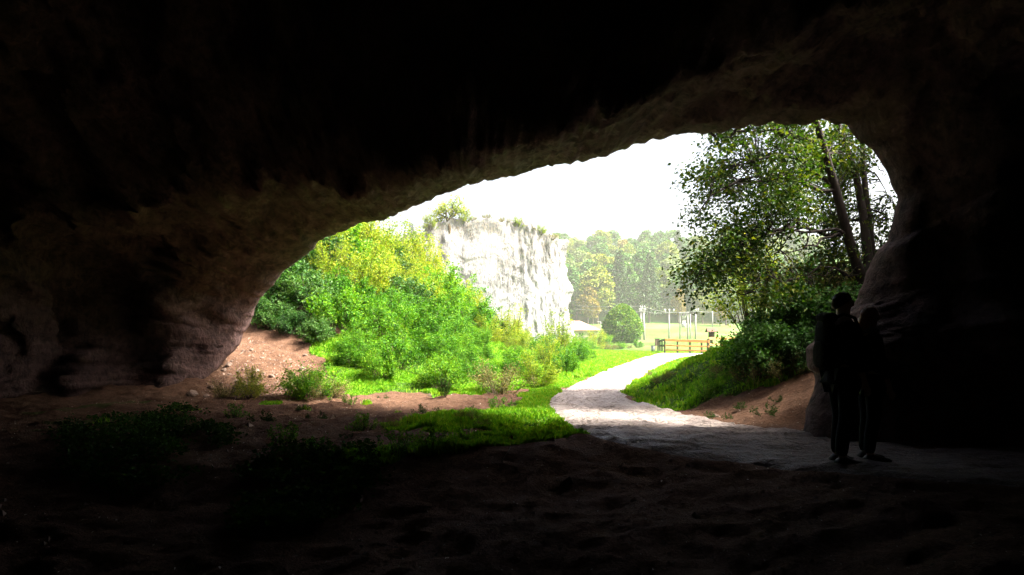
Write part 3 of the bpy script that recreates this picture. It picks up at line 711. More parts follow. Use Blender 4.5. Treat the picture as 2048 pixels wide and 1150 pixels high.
def trunk_mesh(h, r):
    mb = MB(); mb.tube([(0, 0, -.8), (0, 0, .3), (.05*h*.1, 0, h*.5), (0, 0, h*.8)], [r*1.25, r, r*.75, r*.3], 7); me = mb.mesh('trunk', True); me.materials.append(M['farbark']); return me
FT = {}
for i in range(3): FT[f'g{i}'] = (crown_mesh('crown', 200+i, 4.2, 5.0, 8.2, 46, 80, .62, .35, M['far_green']), trunk_mesh(9, .3))
for i in range(2): FT[f'y{i}'] = (crown_mesh('crown', 210+i, 4.0, 4.6, 7.8, 44, 80, .6, .3, M['far_yellow']), trunk_mesh(9, .28))
FT['o0'] = (crown_mesh('crown', 220, 3.4, 4.0, 6.6, 36, 80, .55, .3, M['far_orange']), trunk_mesh(8, .25))
FT['p0'] = (crown_mesh('crown', 225, 3.8, 5.6, 8.0, 50, 80, .5, .55, M['far_pale']), trunk_mesh(9, .25))
def conifer_mesh(seed):
    rg = np.random.default_rng(seed); C, D = [], []
    for lv in np.linspace(.1, 1, 34):
        zz = 2+15*lv; rr = 3.4*(1-lv)**.85+.15
        for k in range(int(26+70*(1-lv))):
            a = rg.uniform(0, 6.28); q = rg.uniform(.3, 1)*rr*(1+.25*math.sin(a*5+lv*40)); C.append((math.cos(a)*q, math.sin(a)*q, zz-.35*q+rg.normal()*.15)); D.append((math.cos(a), math.sin(a), -.5+rg.normal()*.3))
    m = leaf_mesh('crown', np.array(C), np.array(D), rg.uniform(.7, 1.3, len(C))*.75, rg, width=.28); m.materials.append(M['conifer']); return m
FT['c0'] = (conifer_mesh(3), trunk_mesh(15, .28)); FT['c1'] = (conifer_mesh(4), trunk_mesh(15, .28))
LT = {'g': 'leafy green broadleaf tree in the wooded hillside across the valley', 'y': 'yellow-green broadleaf tree turning in the wooded hillside across the valley', 'o': 'orange autumn tree in the wooded hillside across the valley', 'p': 'pale green airy tree in the wooded hillside across the valley', 'c': 'dark pointed conifer in the wooded hillside across the valley'}
GT = {'g': 'green trees of the far hillside', 'y': 'yellowing trees of the far hillside', 'o': 'orange trees of the far hillside', 'p': 'pale trees of the far hillside', 'c': 'conifers of the far hillside'}
NT_ = {'g': 'broadleaf_tree', 'y': 'yellowing_tree', 'o': 'autumn_tree', 'p': 'pale_tree', 'c': 'conifer_tree'}
def far_tree(key, x, y, s, label=None, group=None, sx=1.0, z=None):
    cr, tk = FT[key]; k = key[0]
    t = thing(NT_[k], label or LT[k], 'tree', (x, y, float(T0(x, y)) if z is None else z), random.uniform(0, 6.28), group if label else GT[k]); t.scale = (s*sx, s*sx, s)
    link('crown', cr, None, t); link('trunk', tk, None, t)
rf = np.random.default_rng(42)
ptf = []
for row, yy in enumerate(np.r_[222, 230, 239, 249, 260, 272, 285, 299, 314]):
    x0, x1 = -.17*yy, .42*yy
    n = int((x1-x0)/(6.6 if row < 3 else 7.6))
    for k in range(n):
        x = x0+(x1-x0)*(k+.5)/n+rf.uniform(-2.4, 2.4); y = yy+rf.uniform(-3, 3)
        u = rf.random()
        if row < 2: key = 'g%d' % rf.integers(3) if u < .72 else ('c%d' % rf.integers(2) if u < .80 else ('y%d' % rf.integers(2) if u < .95 else 'o0'))
        else: key = 'g%d' % rf.integers(3) if u < .60 else ('y%d' % rf.integers(2) if u < .78 else ('p0' if u < .93 else ('o0' if u < .97 else 'c%d' % rf.integers(2))))
        far_tree(key, x, y, rf.uniform(.85, 1.25)*(1.05 if row < 3 else .95))
# trees one can single out
def fx_at(px, d): return (px-CX)/F*d
far_tree('y0', fx_at(1195, 216), 216, 1.3, 'large rounded yellow-green tree at the wood edge above the clipped round tree')
far_tree('o0', fx_at(1176, 212), 212, .95, 'orange-yellow tree beside the right edge of the cliff', sx=1)
far_tree('o0', fx_at(1186, 205), 205, .62, 'low orange tree just above the house roof')
far_tree('p0', fx_at(1452, 205), 205, 1.12, 'tall pale green tree standing alone in front of the dark wood', sx=.95)
far_tree('o0', fx_at(1440, 198), 198, .5, 'small orange bush-like tree at the foot of the tall pale tree')
far_tree('o0', fx_at(1357, 214), 214, .9, 'orange tree at the wood edge behind the transformer poles', sx=.7)
far_tree('c0', fx_at(1238, 219), 219, 1.25, 'tallest dark conifer at the wood edge behind the clipped round tree')
far_tree('y1', fx_at(1405, 216), 216, .8, 'yellowish tree beside the tall pale tree')
# left background trees on the ridge behind the thicket
for px, d, key, s, z in [(800, 78, 'g0', .62, 3.8), (770, 84, 'y0', .7, 4.2), (835, 92, 'c0', .62, 4.5), (845, 84, 'o0', .55, 4.2), (740, 74, 'g1', .65, 3.6), (815, 88, 'g2', .7, 4.0), (700, 72, 'g2', .6, 3.4)]:
    far_tree(key, fx_at(px, d), d, s, {'g': 'hazy green tree on the ridge between the thicket and the cave roof', 'y': 'hazy yellowish tree on the ridge left of the cliff', 'c': 'slim hazy conifer on the ridge left of the cliff', 'o': 'hazy orange tree against the left shoulder of the cliff'}[key[0]], 'hazy trees on the ridge ('+NT_[key[0]].replace('_', ' ')+')')
# clipped round tree
d = 118; zb = float(T0(fx_at(1245, d), d))
t = thing('round_tree', 'dense egg-shaped clipped green tree on the lawn beside the house', 'tree', (fx_at(1245, d), d, zb))
rg = np.random.default_rng(9); n = 15000; v = nrm(rg.normal(size=(n, 3))); hz = v[:, 2]
zz = 3.05+3.15*hz; prof = 3.1*np.sqrt(np.clip(1-hz**2, 0, 1))*np.where(hz > -.35, 1-.30*(hz+.35), 1.0)*1.06
rr = prof*(1+.09*fbm(v[:, 0]*3, v[:, 1]*3, v[:, 2]*3, 3, 2))*rg.uniform(.82, 1.03, n); lat = nrm(v*np.array([1, 1, 0]))
C = lat*rr[:, None]; C[:, 2] = np.maximum(.1, zz)
link('crown', leaf_mesh('crown', C, v+rg.normal(size=(n, 3))*.4, rg.uniform(.18, .36, n), rg, width=.42), leafmat('clipped_tree_leaf', [(.025, .085, .006), (.055, .15, .010), (.10, .22, .014), (.20, .27, .02)], .25), t)
mb = MB(); mb.tube([(0, 0, -.3), (0, 0, 1.5), (.05, 0, 4)], [.25, .2, .08], 8); mb.build('trunk', M['farbark'], t, True)

# big leaning multi-stem tree at the right
TB = np.array([6.75, 14.6, 0]); TB[2] = float(T0(TB[0], TB[1]))
t = thing('leaning_tree', 'dark multi-stemmed leafy tree leaning over the path beside the right cave wall', 'tree', TB)
rg = np.random.default_rng(31)
def L_(px, py, d): return W(px, py, d)-TB
mb = MB()
base = np.array([0, 0, -.3])
tA = np.array([base+(-.1, 0, 0), L_(1722, 555, 14.5), L_(1695, 470, 14.3), L_(1672, 380, 14.1), L_(1652, 310, 13.9), L_(1630, 235, 13.7), L_(1600, 150, 13.4)])
tBk = np.array([base+(.12, .1, 0), L_(1738, 540, 14.7), L_(1728, 440, 14.9), L_(1712, 350, 15.0), L_(1690, 285, 15.0), L_(1668, 225, 15.1), L_(1650, 140, 15.2)])
tCk = np.array([base+(.25, .2, 0), L_(1744, 520, 15.0), L_(1735, 420, 15.3), L_(1726, 330, 15.5), L_(1724, 240, 15.6), L_(1720, 150, 15.7)])
mb.tube(tA, [.17, .115, .095, .08, .07, .058, .04], 10); mb.tube(tBk, [.16, .105, .082, .066, .055, .045, .03], 10); mb.tube(tCk, [.14, .085, .066, .056, .048, .035], 10)
mb.build('trunk', M['bark'], t, True)
mb = MB(); limbs = []
def add_limb(p0, p1, r, sag, n=9, wob=.12):
    P = limb(p0, p1, sag, n, wob, rg); mb.tube(P, np.linspace(r*.7, r*.16, n), 6, False); limbs.append(P)
for (a, b, r, sag) in [(tA[3], L_(1480, 330, 13.4), .06, .35), (tA[3], L_(1400, 420, 12.8), .06, .4), (tA[2], L_(1440, 505, 13.2), .05, .25), (tA[2], L_(1380, 575, 12.6), .055, .5), (tA[4], L_(1430, 275, 13.0), .05, .3),
                       (tA[4], L_(1550, 270, 13.2), .04, .2), (tA[2], L_(1560, 500, 12.9), .045, .0), (tBk[2], L_(1500, 520, 16.2), .05, .3), (tBk[3], L_(1570, 380, 16.4), .05, .3), (tBk[3], L_(1460, 410, 16.8), .05, .4),
                       (tCk[2], L_(1790, 450, 15.3), .035, .1), (tCk[3], L_(1775, 390, 15.6), .035, .1), (tCk[2], L_(1770, 530, 15.0), .03, .05), (tA[1], L_(1600, 560, 13.4), .035, .1), (tA[5], L_(1450, 200, 13.2), .05, .2), (tBk[1], L_(1630, 560, 15.6), .03, .1), (tA[1], L_(1490, 590, 13.4), .04, .35), (tBk[4], L_(1760, 340, 15.4), .03, .1)]:
    add_limb(a, b, r, sag)
LP = np.concatenate([np.concatenate([P[2:], (P[2:-1]+P[3:])/2]) for P in limbs]+[tA[2:], tBk[2:], tCk[2:]])
CROWN = [(1425, 262), (1465, 255), (1640, 235), (1690, 240), (1790, 345), (1800, 480), (1750, 560), (1650, 590), (1560, 600), (1500, 590), (1470, 570), (1430, 560), (1410, 590), (1375, 560), (1385, 500), (1378, 450), (1405, 400), (1390, 340), (1440, 320)]
C, D = [], []
ns = 0
while ns < 1350:
    px, py = rg.uniform(1340, 1800), rg.uniform(170, 605)
    if py > 240 and not inpoly(np.array([px]), np.array([py]), CROWN)[0]: continue
    if vnoise(px/42, py/42, 0, 61) < -.22 and rg.random() < .85: continue
    if px > 1690 and rg.random() < .45: continue
    d = rg.uniform(12.4, 16.8) if px < 1640 else rg.uniform(14.2, 16.8)
    c = L_(px, py, d); k = np.argmin(np.sum((LP-c)**2, 1)); p0 = LP[k]
    if np.linalg.norm(c-p0) > 1.9: continue
    ns += 1
    P = limb(p0, c, .06, 5, .15, rg); mb.tube(P, np.linspace(.012, .004, 5), 3, False)
    dirn = nrm(c-p0+np.array([-.35, -.1, -.25])*.6+rg.normal(size=3)*.15)
    nl = int(rg.uniform(18, 34))
    for q in range(nl):
        u = rg.uniform(-.25, .45); C.append(c+dirn*u+rg.normal(size=3)*.10); D.append(dirn+rg.normal(size=3)*.7+np.array([0, 0, -.55]))
mb.build('limbs', M['bark'], t, True)
C, D = np.array(C), np.array(D)
link('crown', leaf_mesh('crown', C, D, rg.uniform(.05, .105, len(C)), rg, up=.9, width=.33), M['leaf_tree'], t)
print('tree leaves', len(C))

# ------------------------------------------------------------------ wooden fence, boards, bin
def fz(x, y): return float(ground_z(x, y))
def beam(mb, p0, p1, w, h):
    p0, p1 = np.array(p0, float), np.array(p1, float); t = nrm(p1-p0); up = np.array([0, 0, 1.]); s = nrm(np.cross(t, up)); u = np.cross(s, t)
    P = [p+s*a*w/2+u*b*h/2 for p in (p0, p1) for a, b in ((-1, -1), (1, -1), (1, 1), (-1, 1))]
    return mb.add(P, [(3, 2, 1, 0), (4, 5, 6, 7), (0, 1, 5, 4), (1, 2, 6, 5), (2, 3, 7, 6), (3, 0, 4, 7)])
d = 48.0
def fence(label, pxs, d0, d1, zt, rails, big=()):
    """posts at the picture columns pxs on a straight line from depth d0 to d1"""
    o = np.array([fx_at(pxs[0], d0), d0, 0]); e = np.array([fx_at(pxs[-1], d1), d1, 0]); o[2] = fz(o[0], o[1])
    t = thing('wooden_fence', label, 'fence', o)
    e2 = e.copy(); e2[2] = fz(e[0], e[1])
    for k, px in enumerate(pxs):
        u = (px-pxs[0])/(pxs[-1]-pxs[0]); p = o+(e2-o)*u
        mb = MB(); hh = (zt[0]*(1-u)+zt[1]*u)-.03+(.12 if k in big else 0); w = .15 if k in big else .10
        mb.box((0, .085, hh/2-.15), (w, w, hh+.3)); q = mb.build('post', M['post'], t, bevel=.008); q.location = p-o
    for (za, zb_, hgt, th) in rails:
        mb = MB(); beam(mb, np.array([-.05 if not big else 0, 0, za]), (e2-o)+np.array([.06, 0, zb_]), th, hgt); mb.build('rail', M['rail'], t, bevel=.006)
    return t
fence('orange timber post and rail fence closing the far end of the path', [1330, 1356, 1381, 1404, 1417], 48, 47, (1.03, .94), [(.97, .86, .17, .06), (.62, .55, .10, .05), (.33, .28, .10, .05)], (4,))
fence('shorter fence section half hidden behind the bush at the right end of the path', [1419, 1443, 1470, 1496], 49.5, 50.5, (1.05, 1.0), [(1.0, .98, .17, .06), (.6, .58, .12, .05)])
# return section running away from the left end
o = np.array([fx_at(1329, 48.3), 48.3, 0]); e = np.array([fx_at(1316, 62), 62, 0]); o[2] = fz(*o[:2]); e[2] = fz(*e[:2])
t = thing('wooden_fence', 'fence section seen end-on running back from the left corner of the path fence', 'fence', o)
for u in (.33, .66, 1.0):
    p = (e-o)*u; mb = MB(); mb.box((0, 0, .4), (.1, .1, 1.15)); q = mb.build('post', M['post'], t); q.location = p
for zz in (.98, .6):
    mb = MB(); beam(mb, (0, 0, zz), (e-o)+np.array([0, 0, zz+.0]), .06, .14); mb.build('rail', M['post'], t)
# roofed notice box
d = 52.0; x = fx_at(1423, d); t = thing('notice_box', 'small wooden notice box with a shingled roof standing behind the fence corner', 'notice box', (x, d, fz(x, d)))
mb = MB(); mb.box((0, 0, .45), (.14, .14, 1.1)); mb.build('post', M['post'], t)
mb = MB(); mb.box((0, 0, 1.20), (.36, .30, .44)); mb.box((0, -.165, 1.20), (.30, .03, .36)); mb.build('box', M['board'], t, bevel=.008)
mb = MB(); 
for s in (-1, 1):
    mb.add([(-.36, 0, 1.70), (.36, 0, 1.70), (.36, s*.34, 1.42), (-.36, s*.34, 1.42), (-.36, 0, 1.74), (.36, 0, 1.74), (.36, s*.36, 1.45), (-.36, s*.36, 1.45)], [(0, 1, 2, 3), (7, 6, 5, 4), (0, 4, 5, 1), (1, 5, 6, 2), (2, 6, 7, 3), (3, 7, 4, 0)])
mb.build('roof', M['shingle'], t)
# information board on two legs
d = 72.0; x = fx_at(1314, d); t = thing('information_board', 'dark brown information board on two legs on the lawn left of the fence', 'board', (x, d, fz(x, d)), .35)
for s in (-1, 1):
    mb = MB(); mb.tube([(s*.2, .14, -.1), (s*.2, 0, 1.25)], .032, 8); mb.build('leg', M['post'], t)
mb = MB(); mb.box((0, -.05, .98), (.5, .05, .66)); mb.build('panel', M['board'], t, bevel=.01)
mb = MB(); beam(mb, (-.29, -.05, 1.335), (.29, -.05, 1.335), .12, .045); mb.build('cap', M['post'], t)
x = fx_at(1306.5, d); t = thing('litter_bin', 'small grey litter bin beside the brown information board', 'bin', (x, d+.3, fz(x, d+.3)))
mb = MB(); mb.tube([(0, 0, .02), (0, 0, .62)], [.15, .17], 14); mb.build('body', M['binmetal'], t, True)
mb = MB(); mb.tube([(0, 0, .62), (0, 0, .66), (0, 0, .72)], [.185, .185, .06], 14); mb.build('lid', M['post'], t, True)

# ------------------------------------------------------------------ house, wall, lamp
d = 132.0; xh = fx_at(1140, d); zg = float(ground_z(xh, d)); 
def zpx(py, d): return CAMH-(py-HY)/F*d
t = thing('house', 'low cream house with a hipped faded red roof half hidden by the cliff', 'house', (xh, d, zg))
x0, x1 = fx_at(1098, d)-xh, fx_at(1196, d)-xh; ze = zpx(661.5, d)-zg; zr = zpx(642.5, d)-zg; zpl = zpx(675, d)-zg
def wallring(mb, x0, x1, y0, y1, z0, z1, th=.3):
    mb.box(((x0+x1)/2, y0+th/2, (z0+z1)/2), (x1-x0, th, z1-z0)); mb.box(((x0+x1)/2, y1-th/2, (z0+z1)/2), (x1-x0, th, z1-z0))
    mb.box((x0+th/2, (y0+y1)/2, (z0+z1)/2), (th, y1-y0-2*th-.004, z1-z0)); mb.box((x1-th/2, (y0+y1)/2, (z0+z1)/2), (th, y1-y0-2*th-.004, z1-z0))
mb = MB(); wallring(mb, x0, x1, 0, 8, zpl, ze); mb.build('wall', M['plaster'], t)
mb = MB(); wallring(mb, x0-.08, x1+.08, -.08, 8.08, -.6, zpl-.003, .4); mb.build('plinth', M['plinth'], t)
a0, a1, b0, b1 = x0-.5, x1+.55, -.55, 8.55; rm = 4.0
V = [(a0, b0, ze), (a1, b0, ze), (a1, b1, ze), (a0, b1, ze), (a0+3.6, rm, zr), (a1-3.4, rm, zr)]; V2 = [(p[0], p[1], p[2]+.14) for p in V]
mb = MB(); mb.add(V2, [(0, 1, 5, 4), (1, 2, 5), (2, 3, 4, 5), (3, 0, 4)]); mb.add(V[:4]+V2[:4], [(3, 2, 1, 0), (0, 1, 5, 4), (1, 2, 6, 5), (2, 3, 7, 6), (3, 0, 4, 7)]); mb.build('roof', M['tile'], t)
for pa, pb, ya, yb, mt in [(1180, 1189, 666.5, 673.5, 'shutter'), (1158, 1167, 665, 670.5, 'glass'), (1118, 1128, 666, 673, 'shutter')]:
    xa, xb = fx_at(pa, d)-xh, fx_at(pb, d)-xh; za, zb_ = zpx(yb, d)-zg, zpx(ya, d)-zg
    mb = MB(); mb.box(((xa+xb)/2, -.012, (za+zb_)/2), (xb-xa, .05, zb_-za)); wn = mb.build('window', M[mt], t)
    mb = MB()
    for c, s in ((((xa+xb)/2, -.03, za-.05), (xb-xa+.24, .14, .1)), (((xa+xb)/2, -.03, zb_+.05), (xb-xa+.2, .1, .1)), ((xa-.05, -.03, (za+zb_)/2), (.1, .1, zb_-za-.004)), ((xb+.05, -.03, (za+zb_)/2), (.1, .1, zb_-za-.004)), (((xa+xb)/2, -.045, (za+zb_)/2), (.05, .03, zb_-za-.01))): mb.box(c, s)
    mb.build('frame', M['plaster'], wn)
d2 = 112.0; xw = fx_at(1178, d2); zg2 = float(ground_z(xw, d2)); mb = MB()
mb.box((0, 0, .35), (fx_at(1195, d2)-fx_at(1140, d2), .4, 1.5)); mb.box((0, 0, 1.14), (fx_at(1195, d2)-fx_at(1140, d2)+.1, .5, .08))
o = mb.build('garden_wall', M['plinth'], None, bevel=.02); o.location = (fx_at(1167, d2), d2, zg2); tag(o, 'low pale stone garden wall in front of the cream house', 'wall')
d = 124.0; x = fx_at(1201.5, d); zg = float(ground_z(x, d)); ht = zpx(644, d)-zg
t = thing('street_lamp', 'slim white street lamp between the house and the round tree', 'street lamp', (x, d, zg))
mb = MB(); mb.tube([(0, 0, -.3), (0, 0, .8), (0, 0, ht)], [.085, .06, .045], 10); mb.build('pole', M['concrete'], t, True)
mb = MB(); mb.tube([(.02, 0, ht-.04), (-.15, 0, ht+.03)], .04, 8); mb.box((-.28, 0, ht+.04), (.52, .26, .13)); mb.build('lamp_head', M['ceramic'], t, bevel=.02)
x = fx_at(1200, 110); shrub('dark1', x, 110, .45, 'small dark clipped bush at the foot of the street lamp', sz=.8)
for k, (px, dd, s, key) in enumerate([(1172, 80, .9, 'dry0'), (1190, 78, 1.0, 'yellow0'), (1206, 82, 1.0, 'green0'), (1222, 80, .7, 'dry0'), (1180, 74, .8, 'green1'), (1240, 84, .6, 'green1'), (1258, 86, .5, 'dry0'), (1275, 88, .5, 'green2'), (1160, 76, .9, 'green2')]):
    shrub(key, fx_at(px, dd), dd, s*1.3, 'low garden shrub in the row edging the lawn before the house and round tree', 'low shrubs edging the far lawn')

# ------------------------------------------------------------------ power poles
def insul(t, p, s=1.0):
    mb = MB(); mb.tube([(p[0], p[1], p[2]), (p[0], p[1], p[2]+.08*s), (p[0], p[1], p[2]+.12*s), (p[0], p[1], p[2]+.3*s), (p[0], p[1], p[2]+.36*s)], [.04, .05, .11*s, .10*s, .04], 8); mb.build('insulator', M['ceramic'], t, True)
DP = 150.0
def pole_base(px, d=DP): x = fx_at(px, d); return x, float(ground_z(x, d))
x, zg = pole_base(1284.5); h = zpx(611, DP)-zg; hc = zpx(622, DP)-zg
t = thing('utility_pole', 'stout double concrete power pole with crossarms right beside the round tree', 'power pole', (x, DP, zg))
for s in (-1, 1):
    mb = MB(); mb.tube([(s*.42, 0, -.6), (s*.22, 0, hc+.3)], [.24, .19], 10); mb.build('pole', M['concrete'], t, True)
mb = MB(); mb.tube([(0, 0, hc-.4), (0, 0, h)], [.13, .08], 8); mb.build('mast', M['concrete'], t, True)
for zz, w in ((hc, 1.3), (hc+.55, 1.0)):
    mb = MB(); mb.box((0, -.30, zz), (w, .16, .2)); mb.build('crossarm', M['metal'], t)
for q in (-.6, -.3, .35, .6): insul(t, (q, -.3, hc+.1), 1.2)
for q in (-.42, .42): insul(t, (q, -.3, hc+.65), 1.1)
def pole(px, top, lab, arm=None, d=DP, r=.15):
    x, zg = pole_base(px, d); h = zpx(top, d)-zg; t = thing('utility_pole', lab, 'power pole', (x, d, zg))
    mb = MB(); mb.tube([(0, 0, -.6), (0, 0, h)], [r*1.25, r], 10); mb.build('pole', M['concrete'], t, True)
    if arm:
        mb = MB(); mb.box((0, -r-.07, h-.35), (arm, .13, .16)); mb.build('crossarm', M['metal'], t)
        for q in np.linspace(-arm*.46, arm*.46, 3): insul(t, (float(q), -r-.07, h-.27), 1.6)
    return t, h
pole(1338, 621, 'single concrete power pole whose crossarm carries three upright insulators', 1.9)
pole(1391, 620, 'plain concrete power pole at the right end of the transformer group', 1.0)
t1, h1 = pole(1360, 624, 'left concrete pole carrying the transformer platform', None, r=.12)
t2, h2 = pole(1375.5, 624, 'right concrete pole carrying the transformer platform', None, r=.15)
pole(1380.5, 628, 'thin concrete pole just right of the transformer platform', None, d=152, r=.11)
x, zg = pole_base(1425, 190); pole(1425, 622, 'faint distant power pole in front of the dark wood', None, d=190, r=.12)
# transformer
xm = fx_at(1368, DP); zp = zpx(654, DP); t = thing('transformer', 'pale pole-mounted transformer on its platform between two concrete poles', 'transformer', (xm, DP-.05, zp))
mb = MB(); mb.box((0, -.32, -.06), (1.9, .5, .12)); mb.box((0, .3, -.06), (1.9, .16, .12)); mb.build('platform', M['metal'], t)
mb = MB(); mb.tube([(-.1, -.3, .0), (-.1, -.3, .1), (-.1, -.3, .72), (-.1, -.3, .82)], [.40, .46, .46, .28], 16); mb.build('tank', M['ceramic'], t, True)
mb = MB()
for q in range(8):
    a = math.pi*(q/7)+math.pi; mb.box((-.1+.5*math.cos(a), -.3+.5*math.sin(a), .4), (.05, .05, .5), a)
mb.build('cooling_fins', M['binmetal'], t)
for q in (-.32, -.1, .12): insul(t, (q, -.3, .78), 1.3)
mb = MB(); mb.box((0, 0, zpx(625.5, DP)-zp), (2.1, .5, .14)); mb.build('top_beam', M['metal'], t)
for q, w in ((-.62, -.32), (-.1, -.1), (.5, .12)):
    mb = MB(); mb.tube([(q, -.15, zpx(627, DP)-zp), (w+.05, -.25, 1.9), (w, -.3, 1.15)], .028, 5); mb.build('lead', M['ceramic'], t, True)
mb = MB(); mb.box((.8, -.3, .3), (.3, .3, .6)); mb.build('switch_box', M['metal'], t, bevel=.02)
# wires
def wire(pa, pb, lab, sag=.25, da=DP, db=DP, r=.022):
    a, b = W(*pa, da), W(*pb, db); n = 14; u = np.linspace(0, 1, n)[:, None]; P = a+(b-a)*u; P[:, 2] -= sag*4*(u*(1-u))[:, 0]
    o = a.copy(); mb = MB(); mb.tube(P-o, r, 5); q = mb.build('power_line', M['wire'], None, True); q.location = o; tag(q, lab, 'wire')
wire((1284.5, 611.5), (1338, 624), 'wire dropping from the tip of the stout double pole to the single pole')
wire((1290, 623), (1331, 624.5), 'lower wire from the crossarm of the double pole to the single pole')
wire((1346, 624.5), (1391, 621.5), 'wire from the single pole over the transformer to the plain right pole', .12)
wire((1391, 621.5), (1425, 624), 'wire from the plain right pole to the faint distant pole', .1, DP, 190)
wire((1425, 624), (1530, 632), 'wire leaving the faint distant pole towards the dark bushes', .3, 190, 190)
wire((1284.5, 612), (1150, 611), 'upper wire from the double pole behind the round tree to the cliff', .2, DP, 165)
wire((1279, 623), (1150, 618), 'lower wire from the double pole behind the round tree to the cliff', .2, DP, 165)

# ------------------------------------------------------------------ people
def skinmesh(name, verts, edges, radii, root, mat, parent, sub=1):
    me = bpy.data.meshes.new(name); me.from_pydata([tuple(v) for v in verts], edges, []); me.update()
    o = link(name, me, mat, parent); m = o.modifiers.new('skin', 'SKIN'); m.use_smooth_shade = True
    sk = me.skin_vertices[0].data
    for i, r in enumerate(radii): sk[i].radius = (r, r) if np.isscalar(r) else r
    for i in range(len(verts)): sk[i].use_root = (i == root)
    s = o.modifiers.new('sub', 'SUBSURF'); s.levels = sub; s.render_levels = sub
    return o
M['skin'] = simple('skin', (.42, .25, .18), (.52, .33, .25), 8, .55, .1)
M['jacket'] = simple('dark_jacket', (.006, .006, .008), (.012, .012, .014), 20, .9, .4, spec=.08)
M['trouser'] = simple('dark_blue_trousers', (.007, .010, .018), (.013, .018, .03), 25, .9, .3, spec=.08)
M['shoe'] = simple('dark_shoe', (.012, .010, .009), (.03, .026, .022), 12, .6, .2)
M['hair_dark'] = simple('dark_hair', (.012, .008, .006), (.035, .024, .018), 40, .5, .5, (1, 1, .2))
M['hair_red'] = simple('reddish_brown_hair', (.20, .07, .03), (.42, .18, .09), 40, .45, .5, (1, 1, .2))
M['coat'] = simple('dark_coat', (.007, .006, .006), (.013, .011, .011), 20, .9, .4, spec=.08)
M['pack'] = simple('dark_backpack', (.007, .006, .006), (.014, .012, .011), 18, .85, .4, spec=.08)
def person(label, loc, rz, hgt, top, legm, hairm, long_hair=False, armR=None, armL=None, step=.06, sh=.19, loc_cat='person'):
    """figure 1.75 m tall facing its own +X, then scaled"""
    t = thing('person', label, 'person', loc, rz); k = hgt/1.75; t.scale = (k, k, k)
    V, E, Rr = [], [], []
    def v(p, r, frm=None):
        V.append(np.array(p, float)); Rr.append(r)
        if frm is not None: E.append((frm, len(V)-1))
        return len(V)-1
    pel = v((0, 0, .95), .13); wa = v((.01, 0, 1.10), .12, pel); ch = v((0, 0, 1.28), (.125, .15), wa); ut = v((-.01, 0, 1.40), (.10, .13), ch)
    nk = v((.01, 0, 1.50), .055, ut); hb = v((.025, 0, 1.57), .075, nk); hm = v((.03, 0, 1.645), .098, hb); htp = v((.015, 0, 1.70), .075, hm)
    v((.118, 0, 1.63), .022, hm); jaw = v((.085, 0, 1.565), .042, hb)
    for s in (-1, 1): v((.02, s*.098, 1.635), (.016, .026), hm)
    arms = {}
    for s, a in ((-1, armR), (1, armL)):
        a = a or [(.0, .235, 1.14), (.09, .24, .90), (.12, .235, .82)]
        s0 = v((-.01, s*sh*.62, 1.425), .07, ut); s1 = v((-.01, s*sh, 1.40), .062, s0)
        el = v((a[0][0], s*a[0][1], a[0][2]), .046, s1); wr = v((a[1][0], s*a[1][1], a[1][2]), .030, el); pm = v((a[2][0], s*a[2][1], a[2][2]), (.020, .034), wr)
        arms[s] = (s0, s1, el, wr, pm)
        dr = nrm(V[pm]-V[wr]); sd_ = nrm(np.cross(dr, (0, s, 0)))
        for q, L in ((-1.5, .066), (-.5, .078), (.5, .074), (1.5, .060)):
            kn = V[pm]+dr*.045+sd_*q*.019; f0 = v(kn, .0095, pm); f1 = v(kn+dr*L*.55+np.array([0, -s*.008, 0]), .0085, f0); v(kn+dr*L+np.array([0, -s*.026, 0]), .0070, f1)
        th = v(V[pm]-dr*.01+sd_*.036, .011, pm); v(V[pm]+dr*.035+sd_*.052, .0085, th)
    legs = {}
    for s in (-1, 1):
        st_ = step*s
        hp = v((0, s*.095, .90), .098, pel); kn = v((.02+st_*.6, s*.10, .50), .062, hp); cf = v((st_*.9-.01, s*.10, .33), .056, kn); an_ = v((-.03+st_, s*.10, .09), .042, cf); bl_ = v((.08+st_, s*.11, .038), .026, an_); v((.14+st_, s*.112, .034), .018, bl_)
        legs[s] = (hp, kn, cf, an_)
    skinmesh('body', V, E, Rr, pel, M['skin'], t)
    # jacket over torso and arms
    J, JE, JR = [], [], []
    def j(p, r, frm=None):
        J.append(np.array(p, float)); JR.append(r)
        if frm is not None: JE.append((frm, len(J)-1))
        return len(J)-1
    b0 = j((0, 0, .98), .155); b1 = j((.01, 0, 1.12), .15, b0); b2 = j((0, 0, 1.28), (.15, .175), b1); b3 = j((-.01, 0, 1.41), (.125, .15), b2); j((.0, 0, 1.475), .075, b3); lo = j((0, 0, .84), .165 if not long_hair else .18, b0)
    for s in (-1, 1):
        s0, s1, el, wr, pm = arms[s]; c0 = j(V[s0], .088, b3); c1 = j(V[s1], .080, c0); c2 = j(V[el], .064, c1); j(V[wr]+(V[el]-V[wr])*.12, .050, c2)
    skinmesh('jacket', J, JE, JR, b0, M[top], t)
    Q, QE, QR = [np.array((0, 0, .92))], [], [.145]
    for s in (-1, 1):
        hp, kn, cf, an_ = legs[s]; i0 = 0
        for p, r in ((V[hp]+np.array([0, 0, -.02]), .115), ((V[hp]+V[kn])/2, .095), (V[kn], .080), (V[cf], .074), (V[an_]+np.array([0, 0, -.01]), .068)):
            Q.append(p); QR.append(r); QE.append((i0, len(Q)-1)); i0 = len(Q)-1
    skinmesh('trousers', Q, QE, QR, 0, M[legm], t)
